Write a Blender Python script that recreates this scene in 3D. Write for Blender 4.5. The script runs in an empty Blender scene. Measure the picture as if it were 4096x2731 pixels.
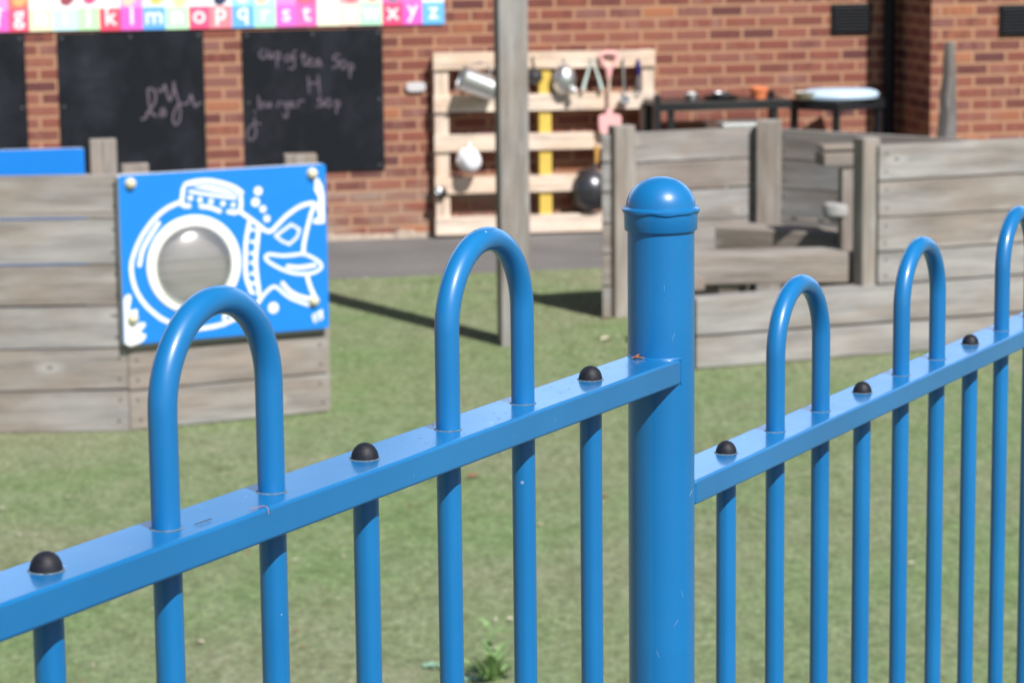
import bpy, bmesh, math, random
from mathutils import Vector, Matrix, noise

random.seed(7)
scn = bpy.context.scene
COL = scn.collection
R = math.radians

# ------------------------------------------------------------------ camera
H = 2.2
PITCH, ROLL = 0.1643, -0.0112
fwd = Vector((0, math.cos(PITCH), -math.sin(PITCH)))
upv = Vector((0, math.sin(PITCH), math.cos(PITCH)))
rgt = Vector((1, 0, 0))
cr, sr = math.cos(ROLL), math.sin(ROLL)
rx, uy = cr * rgt + sr * upv, -sr * rgt + cr * upv
cam_data = bpy.data.cameras.new("camera")
cam = bpy.data.objects.new("camera", cam_data)
COL.objects.link(cam)
cam.matrix_world = Matrix(((rx.x, uy.x, -fwd.x, 0), (rx.y, uy.y, -fwd.y, 0), (rx.z, uy.z, -fwd.z, H), (0, 0, 0, 1)))
cam_data.sensor_width = 22.3
cam_data.lens = 59.89
cam_data.clip_start, cam_data.clip_end = 0.05, 600
cam_data.dof.use_dof = True
cam_data.dof.focus_distance = 1.88
cam_data.dof.aperture_fstop = 13.0
scn.camera = cam

# ------------------------------------------------------------------ sky, sun, exposure
SUN_EL, SUN_X, SUN_Y = R(47), 0.53, -0.848
w = bpy.data.worlds.new("World")
scn.world = w
w.use_nodes = True
nt = w.node_tree
sky = nt.nodes.new("ShaderNodeTexSky")
sky.sky_type = 'NISHITA'
sky.sun_disc = False
sky.sun_elevation = SUN_EL
sky.sun_rotation = math.atan2(SUN_X, SUN_Y)
sky.air_density, sky.dust_density, sky.ozone_density = 1.0, 1.0, 1.0
# added unseen bank of bright cloud, low in the north, to brighten rail-top reflections
def wn(typ, **kw):
    nd = nt.nodes.new("ShaderNode" + typ)
    for k, v in kw.items():
        setattr(nd, k, v)
    return nd
def wmap(src, a, b, lo=0.0, hi=1.0):
    nd = wn("MapRange", interpolation_type='SMOOTHSTEP')
    nt.links.new(src, nd.inputs[0])
    for i, v in enumerate((a, b, lo, hi)):
        nd.inputs[i + 1].default_value = v
    return nd.outputs[0]
def wmul(a, b):
    nd = wn("Math", operation='MULTIPLY')
    nt.links.new(a, nd.inputs[0]); nt.links.new(b, nd.inputs[1])
    return nd.outputs[0]
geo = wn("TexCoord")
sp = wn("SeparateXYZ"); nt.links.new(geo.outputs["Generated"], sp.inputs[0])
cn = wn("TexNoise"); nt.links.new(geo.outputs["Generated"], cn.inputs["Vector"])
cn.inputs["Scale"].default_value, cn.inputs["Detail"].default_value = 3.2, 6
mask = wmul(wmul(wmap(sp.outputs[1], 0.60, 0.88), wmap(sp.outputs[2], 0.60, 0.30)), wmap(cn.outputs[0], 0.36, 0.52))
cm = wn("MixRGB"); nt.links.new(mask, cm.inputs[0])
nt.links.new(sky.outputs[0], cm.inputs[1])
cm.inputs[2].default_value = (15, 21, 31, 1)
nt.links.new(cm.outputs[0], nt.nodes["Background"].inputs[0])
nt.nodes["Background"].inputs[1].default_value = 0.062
sl = bpy.data.lights.new("sun", 'SUN')
sl.energy, sl.angle, sl.color = 5.0, R(0.53), (1.0, 0.968, 0.92)
so = bpy.data.objects.new("sun", sl)
COL.objects.link(so)
sdir = Vector((SUN_X * math.cos(SUN_EL), SUN_Y * math.cos(SUN_EL), math.sin(SUN_EL)))
so.rotation_euler = sdir.to_track_quat('Z', 'Y').to_euler()
so.location = (6, -8, 9)
scn.view_settings.view_transform = 'Standard'
scn.view_settings.look = 'None'
scn.view_settings.gamma = 1
scn.view_settings.exposure = 0.36

# ------------------------------------------------------------------ mesh helpers
class MB:
    """collects shapes with metre-scaled UVs into one mesh"""
    def __init__(s):
        s.v, s.f, s.uv, s.mi, s.sm = [], [], [], [], []

    def face(s, pts, uvs=None, m=0, smooth=False):
        b = len(s.v)
        s.v += [tuple(p) for p in pts]
        s.f.append(tuple(range(b, b + len(pts))))
        s.uv.append(uvs or [(0, 0)] * len(pts))
        s.mi.append(m)
        s.sm.append(smooth)

    def hexa(s, c, m=0, uo=0.0, long=0):
        """c = 8 corners: bottom 4 ccw, top 4 ccw; shared vertices so bevels work"""
        b = len(s.v)
        s.v += [tuple(p) for p in c]
        c = [Vector(p) for p in c]
        for q in ((3, 2, 1, 0), (4, 5, 6, 7), (0, 1, 5, 4), (1, 2, 6, 5), (2, 3, 7, 6), (3, 0, 4, 7)):
            s.f.append(tuple(b + i for i in q))
            e1, e2 = c[q[1]] - c[q[0]], c[q[2]] - c[q[1]]
            L1, L2 = e1.length, e2.length
            if q == (3, 2, 1, 0) or q == (4, 5, 6, 7):
                u = [(uo, 0), (uo + L1, 0), (uo + L1, L2), (uo, L2)]
            else:
                u = [(uo, c[q[0]].z), (uo + L1, c[q[1]].z), (uo + L1, c[q[2]].z), (uo, c[q[3]].z)]
            if long == 2:
                u = [(y, x) for x, y in u]
            s.uv.append(u)
            s.mi.append(m)
            s.sm.append(False)

    def box(s, x0, x1, y0, y1, z0, z1, m=0, long=0):
        s.hexa([(x0, y0, z0), (x1, y0, z0), (x1, y1, z0), (x0, y1, z0),
                (x0, y0, z1), (x1, y0, z1), (x1, y1, z1), (x0, y1, z1)], m, x0, long)

    def plank(s, p0, p1, z0, z1, th, m=0, uo=0.0):
        """upright board from p0 to p1 (its front face), thickness going back (left of p0->p1)"""
        a, b = Vector((p0[0], p0[1], 0)), Vector((p1[0], p1[1], 0))
        d = (b - a).normalized()
        n = Vector((-d.y, d.x, 0)) * th
        q = [a, b, b + n, a + n]
        s.hexa([(p.x, p.y, z0) for p in q] + [(p.x, p.y, z1) for p in q], m, uo)

    def tube(s, path, r, n=16, m=0, caps=True, closed=False, flat=1.0):
        P = [Vector(p) for p in path]
        N = len(P)
        rr = r if isinstance(r, (list, tuple)) else [r] * N
        t0 = (P[1] - P[0]).normalized()
        ref = Vector((0, 0, 1)) if abs(t0.z) < 0.9 else Vector((1, 0, 0))
        x = (ref - t0 * ref.dot(t0)).normalized()
        b = len(s.v)
        L = 0
        Ls = []
        for i in range(N):
            if closed:
                t = (P[(i + 1) % N] - P[i - 1]).normalized()
            else:
                t = (P[min(i + 1, N - 1)] - P[max(i - 1, 0)]).normalized()
            x = (x - t * x.dot(t)).normalized()
            y = t.cross(x)
            if i:
                L += (P[i] - P[i - 1]).length
            Ls.append(L)
            for k in range(n):
                a = 2 * math.pi * k / n
                s.v.append(tuple(P[i] + (x * math.cos(a) + y * math.sin(a) * flat) * rr[i]))
        for i in range(N if closed else N - 1):
            j = (i + 1) % N
            for k in range(n):
                l = (k + 1) % n
                s.f.append((b + i * n + k, b + i * n + l, b + j * n + l, b + j * n + k))
                c = 2 * math.pi * rr[i] / n
                Lj = Ls[j] if j else L
                s.uv.append([(Ls[i], k * c), (Ls[i], (k + 1) * c), (Lj, (k + 1) * c), (Lj, k * c)])
                s.mi.append(m)
                s.sm.append(True)
        if caps and not closed:
            for base, rev in ((b, True), (b + (N - 1) * n, False)):
                idx = [base + k for k in range(n)]
                s.f.append(tuple(reversed(idx)) if rev else tuple(idx))
                s.uv.append([(0, 0)] * n)
                s.mi.append(m)
                s.sm.append(False)

    def lathe(s, prof, o=(0, 0, 0), n=32, m=0, axis=None, wob=0.0):
        """prof: list of (r, z), revolved round axis through o"""
        o = Vector(o)
        az = Vector(axis).normalized() if axis else Vector((0, 0, 1))
        ax = (Vector((1, 0, 0)) if abs(az.x) < 0.9 else Vector((0, 1, 0)))
        ax = (ax - az * ax.dot(az)).normalized()
        ay = az.cross(ax)
        b = len(s.v)
        for r, z in prof:
            for k in range(n):
                a = 2 * math.pi * k / n
                s.v.append(tuple(o + az * z + (ax * math.cos(a) + ay * math.sin(a)) * max(r, 1e-5)))
        for i in range(len(prof) - 1):
            for k in range(n):
                l = (k + 1) % n
                s.f.append((b + i * n + k, b + i * n + l, b + (i + 1) * n + l, b + (i + 1) * n + k))
                u0, u1 = k / n, (k + 1) / n
                s.uv.append([(u0, prof[i][1]), (u1, prof[i][1]), (u1, prof[i + 1][1]), (u0, prof[i + 1][1])])
                s.mi.append(m)
                s.sm.append(True)

    def disc(s, c, r, nrm, n=16, m=0, th=0.0):
        s.lathe([(0, th), (r, th), (r, 0)] if th else [(0, 0), (r, 0)], c, n, m, nrm)

    def poly(s, pts2, fr, y0, y1, m=0):
        """extrude a 2D outline (x,z) of frame fr(x,y,z) from y0 to y1 (front y0)"""
        n = len(pts2)
        s.face([fr(x, y0, z) for x, z in pts2], [(x, z) for x, z in pts2], m)
        for i in range(n):
            (xa, za), (xb, zb) = pts2[i], pts2[(i + 1) % n]
            s.face([fr(xa, y0, za), fr(xa, y1, za), fr(xb, y1, zb), fr(xb, y0, zb)], None, m)

    def ribbon(s, pts2, wd, y, m=0, th=0.0012, closed=False):
        """a stroke of width wd lying in the x-z plane at depth y, with round ends"""
        P = [Vector((x, z)) for x, z in pts2]
        L, Rr = [], []
        for i, p in enumerate(P):
            if closed:
                d = P[(i + 1) % len(P)] - P[i - 1]
            else:
                d = P[min(i + 1, len(P) - 1)] - P[max(i - 1, 0)]
            d = d.normalized() if d.length > 1e-9 else Vector((1, 0))
            q = Vector((-d.y, d.x)) * wd / 2
            L.append(p + q)
            Rr.append(p - q)
        for i in range(len(P) - (0 if closed else 1)):
            j = (i + 1) % len(P)
            s.face([(a.x, y, a.y) for a in (Rr[i], Rr[j], L[j], L[i])], [(a.x, a.y) for a in (Rr[i], Rr[j], L[j], L[i])], m)
            s.face([(Rr[i].x, y, Rr[i].y), (Rr[i].x, y + th, Rr[i].y), (Rr[j].x, y + th, Rr[j].y), (Rr[j].x, y, Rr[j].y)], None, m)
            s.face([(L[j].x, y, L[j].y), (L[j].x, y + th, L[j].y), (L[i].x, y + th, L[i].y), (L[i].x, y, L[i].y)], None, m)
        if not closed:
            for e in (P[0], P[-1]):
                q = [e + Vector((math.cos(k * math.pi / 6), math.sin(k * math.pi / 6))) * wd / 2 for k in range(12)]
                yy = y - 0.0002
                s.face([(a.x, yy, a.y) for a in q], [(a.x, a.y) for a in q], m)

    def mesh(s, name):
        me = bpy.data.meshes.new(name)
        me.from_pydata(s.v, [], s.f)
        uvl = me.uv_layers.new(name="UVMap")
        i = 0
        flat = []
        for u in s.uv:
            for a, b in u:
                flat += [a, b]
        uvl.data.foreach_set("uv", flat)
        me.polygons.foreach_set("material_index", s.mi)
        me.polygons.foreach_set("use_smooth", s.sm)
        me.update()
        me.set_sharp_from_angle(angle=R(38))
        return me

    def obj(s, name, mats, parent=None, bevel=0, segs=2, loc=None):
        o = bpy.data.objects.new(name, s.mesh(name))
        for m in (mats if isinstance(mats, (list, tuple)) else [mats]):
            o.data.materials.append(m)
        COL.objects.link(o)
        if parent:
            o.parent = parent
        if loc:
            o.location = loc
        if bevel:
            bv = o.modifiers.new("bevel", 'BEVEL')
            bv.width, bv.segments, bv.limit_method, bv.angle_limit = bevel, segs, 'ANGLE', R(40)
            bv.harden_normals = True
            for p in o.data.polygons:
                p.use_smooth = True
        return o


def thing(name, label, cat, loc=(0, 0, 0), rz=0.0, group=None):
    o = bpy.data.objects.new(name, None)
    o.empty_display_size = 0.05
    COL.objects.link(o)
    o.location, o.rotation_euler = loc, (0, 0, rz)
    o["label"], o["category"] = label, cat
    if group:
        o["group"] = group
    return o


def tag(o, label, cat, group=None):
    o["label"], o["category"] = label, cat
    if group:
        o["group"] = group
    return o


def smooth_line(pts, k=6, closed=False):
    P = [Vector(p) for p in pts]
    out = []
    n = len(P)
    if n < 3:
        return [tuple(p) for p in P]
    for i in range(n if closed else n - 1):
        p0 = P[i - 1] if (i or closed) else P[0]
        p1, p2 = P[i], P[(i + 1) % n]
        p3 = P[(i + 2) % n] if (closed or i + 2 < n) else P[-1]
        for j in range(k):
            t = j / k
            out.append(tuple(0.5 * (2 * p1 + (p2 - p0) * t + (2 * p0 - 5 * p1 + 4 * p2 - p3) * t * t + (3 * p1 - p0 - 3 * p2 + p3) * t ** 3)))
    if not closed:
        out.append(tuple(P[-1]))
    return out


# ------------------------------------------------------------------ material helpers
class NT:
    def __init__(s, name):
        s.m = bpy.data.materials.new(name)
        s.m.use_nodes = True
        s.t = s.m.node_tree
        s.b = s.t.nodes["Principled BSDF"]

    def n(s, typ, **kw):
        nd = s.t.nodes.new("ShaderNode" + typ)
        for k, v in kw.items():
            setattr(nd, k, v)
        return nd

    def l(s, a, b):
        s.t.links.new(a, b)

    def val(s, x, sock):
        if hasattr(x, "is_linked"):
            s.l(x, sock)
        else:
            sock.default_value = x

    def math(s, op, a, b=0.0, c=0.0, clamp=False):
        nd = s.n("Math", operation=op)
        nd.use_clamp = clamp
        for i, x in enumerate((a, b, c)):
            s.val(x, nd.inputs[i])
        return nd.outputs[0]

    def noise(s, vec, scale, detail=4, rough=0.55, dim='3D', out=0):
        nd = s.n("TexNoise", noise_dimensions=dim)
        if vec is not None:
            s.l(vec, nd.inputs["Vector"])
        nd.inputs["Scale"].default_value = scale
        nd.inputs["Detail"].default_value = detail
        nd.inputs["Roughness"].default_value = rough
        return nd.outputs[out]

    def ramp(s, f, stops, interp='LINEAR'):
        nd = s.n("ValToRGB")
        cr_ = nd.color_ramp
        cr_.interpolation = interp
        while len(cr_.elements) < len(stops):
            cr_.elements.new(0.5)
        for e, (p, c) in zip(cr_.elements, stops):
            e.position = p
            e.color = (c, c, c, 1) if isinstance(c, (int, float)) else (*c, 1)
        s.l(f, nd.inputs[0])
        return nd.outputs[0]

    def mix(s, f, a, b, mode='MIX'):
        nd = s.n("MixRGB", blend_type=mode)
        s.val(f, nd.inputs[0])
        for x, k in ((a, 1), (b, 2)):
            if isinstance(x, tuple):
                nd.inputs[k].default_value = (*x, 1)
            else:
                s.l(x, nd.inputs[k])
        return nd.outputs[0]

    def bump(s, h, strength, dist, normal=None):
        nd = s.n("Bump")
        nd.inputs["Strength"].default_value = strength
        nd.inputs["Distance"].default_value = dist
        s.l(h, nd.inputs["Height"])
        if normal:
            s.l(normal, nd.inputs["Normal"])
        s.l(nd.outputs[0], s.b.inputs["Normal"])
        return nd.outputs[0]

    def coord(s, which="Object"):
        return s.n("TexCoord").outputs[which]

    def mapped(s, vec, scale=(1, 1, 1), loc=(0, 0, 0)):
        nd = s.n("Mapping")
        s.l(vec, nd.inputs[0])
        nd.inputs["Scale"].default_value = scale
        nd.inputs["Location"].default_value = loc
        return nd.outputs[0]

    def set(s, **kw):
        for k, v in kw.items():
            s.val(v, s.b.inputs[k.replace("_", " ")])
        return s


def srgb(r, g, b):
    f = lambda c: (c / 255) / 12.92 if c / 255 <= 0.04045 else ((c / 255 + 0.055) / 1.055) ** 2.4
    return (f(r), f(g), f(b))


def plain(name, col, rough=0.5, metal=0.0, var=0.12, scale=40, bump=0.0, spec=0.5):
    t = NT(name)
    c = t.coord()
    f = t.noise(c, scale, 5)
    dark = tuple(x * (1 - var) for x in col)
    light = tuple(min(1, x * (1 + var)) for x in col)
    t.l(t.ramp(f, [(0.3, dark), (0.7, light)]), t.b.inputs["Base Color"])
    t.set(Roughness=rough, Metallic=metal, Specular_IOR_Level=spec)
    if bump:
        t.bump(f, bump, 0.002)
    return t.m


def blue_paint():
    t = NT("blue_gloss_paint")
    c = t.coord()
    base = t.mix(t.ramp(t.noise(c, 6, 4), [(0.35, 0.0), (0.7, 1.0)]), (0.003, 0.140, 0.375), (0.006, 0.168, 0.435))
    # tiny pale chips and dust specks
    vor = t.n("TexVoronoi", feature='F1')
    t.l(c, vor.inputs["Vector"])
    vor.inputs["Scale"].default_value = 75
    sep = t.n("SeparateColor")
    t.l(vor.outputs["Color"], sep.inputs[0])
    pick = t.math('GREATER_THAN', sep.outputs[0], 0.86)
    size = t.math('MULTIPLY', sep.outputs[1], 0.11)
    near = t.math('LESS_THAN', vor.outputs["Distance"], size)
    spk = t.math('MULTIPLY', pick, near)
    base = t.mix(t.math('MULTIPLY', spk, 0.5), base, (0.42, 0.55, 0.72))
    # fine scratches: stretched noise cut to hairlines inside worn patches
    s1 = t.noise(t.mapped(c, (55, 55, 900)), 1.0, 2)
    line = t.ramp(s1, [(0.735, 0.0), (0.75, 1.0)])
    patch = t.ramp(t.noise(c, 17, 3), [(0.6, 0.0), (0.68, 1.0)])
    base = t.mix(t.math('MULTIPLY', t.math('MULTIPLY', line, patch), 0.22), base, (0.35, 0.5, 0.75))
    t.l(base, t.b.inputs["Base Color"])
    rg = t.ramp(t.noise(c, 26, 5), [(0.3, 0.34), (0.75, 0.42)])
    t.l(rg, t.b.inputs["Roughness"])
    h = t.math('ADD', t.math('MULTIPLY', t.noise(c, 420, 2), 0.5), t.math('MULTIPLY', t.noise(c, 90, 2), 0.5))
    t.bump(h, 0.05, 0.0004)
    t.b.inputs["Coat Weight"].default_value = 0.55
    t.b.inputs["Coat Roughness"].default_value = 0.10
    return t.m


def wood(name, grey=(0.292, 0.280, 0.274), brown=(0.248, 0.212, 0.188), knots=True, warm=0.5, rough=0.85, dark=1.0):
    t = NT(name)
    uv = t.n("UVMap", uv_map="UVMap").outputs[0]
    rnd = t.n("ObjectInfo").outputs["Random"]
    off = t.n("CombineXYZ")
    t.l(t.math('MULTIPLY', rnd, 53.0), off.inputs[0])
    t.l(t.math('MULTIPLY', rnd, 31.0), off.inputs[1])
    add = t.n("VectorMath", operation='ADD')
    t.l(uv, add.inputs[0])
    t.l(off.outputs[0], add.inputs[1])
    v = add.outputs[0]
    grain = t.noise(t.mapped(v, (3.5, 95, 1)), 1.0, 6, 0.6)
    wave = t.noise(t.mapped(v, (2.2, 16, 1)), 1.0, 4, 0.6)
    patch = t.noise(t.mapped(v, (1.6, 4.5, 1)), 1.0, 4, 0.6)
    tint = t.math('ADD', t.math('MULTIPLY', patch, 1.4), t.math('MULTIPLY', rnd, 0.28))
    f = t.ramp(tint, [(0.95 - 0.5 * warm, 0.0), (1.35 - 0.5 * warm, 1.0)])
    col = t.mix(f, tuple(x * dark for x in grey), tuple(x * dark for x in brown))
    col = t.mix(1.0, col, t.ramp(wave, [(0.25, 0.66), (0.5, 1.0), (0.75, 1.30)]), 'MULTIPLY')
    col = t.mix(1.0, col, t.ramp(grain, [(0.25, 0.66), (0.45, 1.0), (0.8, 1.12)]), 'MULTIPLY')
    if knots:
        vor = t.n("TexVoronoi", feature='F1')
        t.l(t.mapped(v, (3.2, 7.0, 1)), vor.inputs["Vector"])
        vor.inputs["Scale"].default_value = 1.0
        sp = t.n("SeparateColor")
        t.l(vor.outputs["Color"], sp.inputs[0])
        pk = t.math('GREATER_THAN', sp.outputs[0], 0.42)
        d = t.math('ADD', vor.outputs["Distance"], t.math('MULTIPLY', t.noise(t.mapped(v, (30, 60, 1)), 1.0, 2), 0.06))
        halo = t.math('MULTIPLY', t.ramp(d, [(0.09, 1.0), (0.28, 0.0)]), pk)
        col = t.mix(t.math('MULTIPLY', halo, 0.55), col, (0.46, 0.45, 0.44))
        core = t.math('MULTIPLY', t.ramp(d, [(0.055, 1.0), (0.1, 0.0)]), pk)
        col = t.mix(t.math('MULTIPLY', core, 0.85), col, (0.06, 0.055, 0.055))
    crack = t.ramp(t.noise(t.mapped(v, (1.3, 62, 1)), 1.0, 3, 0.5), [(0.63, 0.0), (0.68, 1.0)])
    col = t.mix(t.math('MULTIPLY', crack, 0.5), col, (0.075, 0.066, 0.06))
    t.l(col, t.b.inputs["Base Color"])
    t.set(Roughness=rough, Specular_IOR_Level=0.25)
    t.bump(t.math('ADD', grain, t.math('MULTIPLY', wave, 0.6)), 0.5, 0.003)
    return t.m


def brick():
    t = NT("red_brick")
    uv = t.n("UVMap", uv_map="UVMap").outputs[0]
    wob = t.noise(uv, 22, 2, out=1)
    wv = t.n("VectorMath", operation='MULTIPLY_ADD')
    t.l(wob, wv.inputs[0])
    wv.inputs[1].default_value = (0.006, 0.006, 0)
    t.l(uv, wv.inputs[2])
    sep = t.n("SeparateXYZ")
    t.l(wv.outputs[0], sep.inputs[0])
    x, z = sep.outputs[0], sep.outputs[1]
    row = t.math('FLOOR', t.math('DIVIDE', z, 0.075))
    fz = t.math('FRACT', t.math('DIVIDE', z, 0.075))
    par = t.math('MODULO', t.math('ABSOLUTE', row), 2.0)
    wn0 = t.n("TexWhiteNoise", noise_dimensions='1D')
    t.l(row, wn0.inputs["W"])
    jit = t.math('MULTIPLY', wn0.outputs[0], 0.02)
    xo = t.math('DIVIDE', t.math('ADD', t.math('ADD', x, t.math('MULTIPLY', par, 0.1125)), jit), 0.225)
    colm = t.math('FLOOR', xo)
    fx = t.math('FRACT', xo)
    cell = t.n("CombineXYZ")
    t.l(colm, cell.inputs[0])
    t.l(row, cell.inputs[1])
    wn = t.n("TexWhiteNoise", noise_dimensions='2D')
    t.l(cell.outputs[0], wn.inputs["Vector"])
    r1 = wn.outputs["Value"]
    sc = t.n("SeparateColor")
    t.l(wn.outputs["Color"], sc.inputs[0])
    # distance to the joint, in metres
    dx = t.math('MULTIPLY', t.math('MINIMUM', fx, t.math('SUBTRACT', 1.0, fx)), 0.225)
    dz = t.math('MULTIPLY', t.math('MINIMUM', fz, t.math('SUBTRACT', 1.0, fz)), 0.075)
    d = t.math('MINIMUM', dx, dz)
    body = t.ramp(d, [(0.0072, 0.0), (0.0100, 1.0)])
    bc = t.ramp(r1, [(0.0, (0.150, 0.060, 0.058)), (0.14, (0.215, 0.078, 0.063)), (0.34, (0.27, 0.092, 0.068)),
                     (0.58, (0.305, 0.110, 0.080)), (0.78, (0.27, 0.120, 0.102)), (0.93, (0.335, 0.125, 0.082)), (1.0, (0.44, 0.18, 0.095))])
    # kiln marks: each brick partly darker or purpler along its length
    off = t.n("VectorMath", operation='MULTIPLY_ADD')
    t.l(wn.outputs["Color"], off.inputs[0])
    off.inputs[1].default_value = (9, 9, 9)
    t.l(uv, off.inputs[2])
    kn = t.noise(t.mapped(off.outputs[0], (16, 7, 1)), 1.0, 3)
    kf = t.math('MULTIPLY', t.ramp(kn, [(0.48, 0.0), (0.64, 1.0)]), t.math('MULTIPLY', sc.outputs[1], 0.8))
    bc = t.mix(kf, bc, t.mix(t.math('GREATER_THAN', sc.outputs[2], 0.45), (0.34, 0.19, 0.155), (0.13, 0.05, 0.05)))
    fine = t.noise(uv, 130, 5, 0.65)
    bc = t.mix(1.0, bc, t.ramp(fine, [(0.25, 0.62), (0.75, 0.98)]), 'MULTIPLY')
    mort = t.mix(t.noise(uv, 9, 4), (0.34, 0.182, 0.108), (0.45, 0.262, 0.168))
    mort = t.mix(1.0, mort, t.ramp(fine, [(0.25, 0.85), (0.75, 1.12)]), 'MULTIPLY')
    col = t.mix(body, mort, bc)
    # splash dirt, lichen and mortar smears on the lowest courses
    dirt = t.math('MULTIPLY', t.ramp(z, [(0.08, 1.0), (0.55, 0.0)]), t.ramp(t.noise(t.mapped(uv, (3, 7, 1)), 1.0, 5), [(0.4, 0.0), (0.62, 1.0)]))
    col = t.mix(t.math('MULTIPLY', dirt, 0.75), col, (0.33, 0.245, 0.185))
    band = t.math('MULTIPLY', t.ramp(t.math('ABSOLUTE', t.math('SUBTRACT', z, 0.262)), [(0.015, 1.0), (0.045, 0.0)]), t.ramp(t.noise(t.mapped(uv, (2.2, 9, 1)), 1.0, 4), [(0.38, 0.0), (0.55, 1.0)]))
    col = t.mix(t.math('MULTIPLY', band, 0.8), col, (0.30, 0.255, 0.205))
    t.l(col, t.b.inputs["Base Color"])
    t.set(Roughness=0.9, Specular_IOR_Level=0.2)
    t.bump(t.math('ADD', body, t.math('MULTIPLY', fine, 0.35)), 0.6, 0.006)
    return t.m


def turf_mat():
    t = NT("artificial_turf")
    c = t.coord()
    big = t.noise(c, 0.9, 4)
    mid = t.noise(t.mapped(c, (9, 5, 9)), 1.0, 5, 0.65)
    fine = t.noise(c, 60, 5, 0.7)
    tuft = t.noise(c, 210, 3, 0.7)
    col = t.ramp(mid, [(0.30, (0.190, 0.228, 0.116)), (0.44, (0.240, 0.298, 0.152)), (0.56, (0.266, 0.322, 0.174)), (0.70, (0.315, 0.350, 0.212))])
    gy = t.mix(t.ramp(big, [(0.36, 0.0), (0.62, 1.0)]), (0.90, 1.02, 0.86), (1.12, 1.02, 1.12))
    col = t.mix(1.0, col, gy, 'MULTIPLY')
    col = t.mix(1.0, col, t.ramp(t.noise(t.mapped(c, (30, 17, 30)), 1.0, 4, 0.65), [(0.3, 0.68), (0.5, 0.98), (0.7, 1.28)]), 'MULTIPLY')
    col = t.mix(1.0, col, t.ramp(fine, [(0.28, 0.55), (0.5, 1.0), (0.72, 1.45)]), 'MULTIPLY')
    col = t.mix(1.0, col, t.ramp(tuft, [(0.3, 0.62), (0.7, 1.35)]), 'MULTIPLY')
    # brown crumb showing through worn, reddish spots
    red = t.math('MULTIPLY', t.ramp(t.noise(c, 42, 3), [(0.60, 0.0), (0.66, 1.0)]), t.ramp(t.noise(c, 2.2, 3), [(0.42, 0.0), (0.6, 1.0)]))
    col = t.mix(t.math('MULTIPLY', red, 0.6), col, (0.36, 0.20, 0.125))
    grn = t.ramp(t.noise(c, 28, 3), [(0.62, 0.0), (0.70, 1.0)])
    col = t.mix(t.math('MULTIPLY', grn, 0.45), col, (0.12, 0.24, 0.13))
    moss = t.ramp(t.noise(t.mapped(c, (3.2, 2.0, 1), (4, 1, 0)), 1.0, 3), [(0.66, 0.0), (0.74, 1.0)])
    col = t.mix(t.math('MULTIPLY', moss, 0.6), col, (0.10, 0.125, 0.03))
    t.l(col, t.b.inputs["Base Color"])
    t.set(Roughness=0.95, Specular_IOR_Level=0.1)
    t.bump(t.math('ADD', t.math('MULTIPLY', fine, 0.6), tuft), 0.8, 0.015)
    return t.m


def asphalt_mat():
    t = NT("asphalt")
    c = t.coord()
    f = t.noise(c, 170, 4, 0.7)
    g = t.noise(c, 1.4, 5)
    col = t.mix(t.ramp(g, [(0.35, 0.0), (0.68, 1.0)]), (0.135, 0.132, 0.132), (0.18, 0.172, 0.17))
    col = t.mix(1.0, col, t.ramp(f, [(0.3, 0.72), (0.7, 1.3)]), 'MULTIPLY')
    t.l(col, t.b.inputs["Base Color"])
    t.set(Roughness=0.9, Specular_IOR_Level=0.25)
    t.bump(f, 0.5, 0.004)
    return t.m


def chalkboard_mat():
    t = NT("blackboard_paint")
    c = t.coord()
    g = t.noise(t.mapped(c, (3.2, 3, 2.4)), 1.0, 5, 0.6)
    s = t.noise(t.mapped(c, (5, 5, 22)), 1.0, 4)
    f = t.math('MULTIPLY', t.ramp(g, [(0.45, 0.0), (0.72, 1.0)]), t.ramp(s, [(0.3, 0.5), (0.7, 1.0)]))
    t.l(t.mix(f, (0.0075, 0.0095, 0.013), (0.027, 0.029, 0.042)), t.b.inputs["Base Color"])
    t.set(Roughness=0.7, Specular_IOR_Level=0.16)
    return t.m


def chalk_mat():
    t = NT("pink_chalk")
    f = t.noise(t.coord(), 120, 4, 0.7)
    t.l(t.ramp(f, [(0.32, (0.085, 0.075, 0.095)), (0.66, (0.20, 0.155, 0.20))]), t.b.inputs["Base Color"])
    t.set(Roughness=1.0, Specular_IOR_Level=0.1)
    return t.m


BLUE = blue_paint()
RUBBER = plain("black_plastic", (0.011, 0.012, 0.018), 0.58, spec=0.35, var=0.3, scale=300, bump=0.15)
GRIME = plain("pale_grime", (0.13, 0.17, 0.21), 0.95, spec=0.1, var=0.5, scale=500)
WOOD = wood("weathered_timber")
WOODPOST = wood("weathered_post_timber", (0.30, 0.28, 0.262), (0.235, 0.192, 0.158), warm=0.7)
WOODDARK = wood("brownish_timber", (0.31, 0.29, 0.272), (0.24, 0.20, 0.172), warm=0.7)  # slightly browner than the board timber
PALLETWOOD = wood("pale_pallet_timber", (0.66, 0.545, 0.455), (0.62, 0.47, 0.36), knots=False, warm=0.3)
YELLOWWOOD = plain("yellow_painted_timber", (0.64, 0.45, 0.085), 0.6, var=0.1, scale=20)
BRICK = brick()
TURF = turf_mat()
ASPHALT = asphalt_mat()
BOARD = chalkboard_mat()
CHALK = chalk_mat()
BLACKPAINT = plain("black_paint", (0.008, 0.009, 0.013), 0.6, var=0.2, spec=0.25)
BLACKMETAL = plain("black_metal", (0.014, 0.014, 0.017), 0.38, var=0.2)
STEEL = plain("brushed_steel", (0.74, 0.75, 0.76), 0.40, 1.0, var=0.06)
DULLSTEEL = plain("dull_steel", (0.42, 0.43, 0.45), 0.45, 0.9, var=0.1)
WOKSTEEL = plain("blackened_steel", (0.10, 0.10, 0.11), 0.33, 0.8, var=0.2)
WHITEPL = plain("white_enamel", (0.80, 0.82, 0.86), 0.35, var=0.04)
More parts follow.
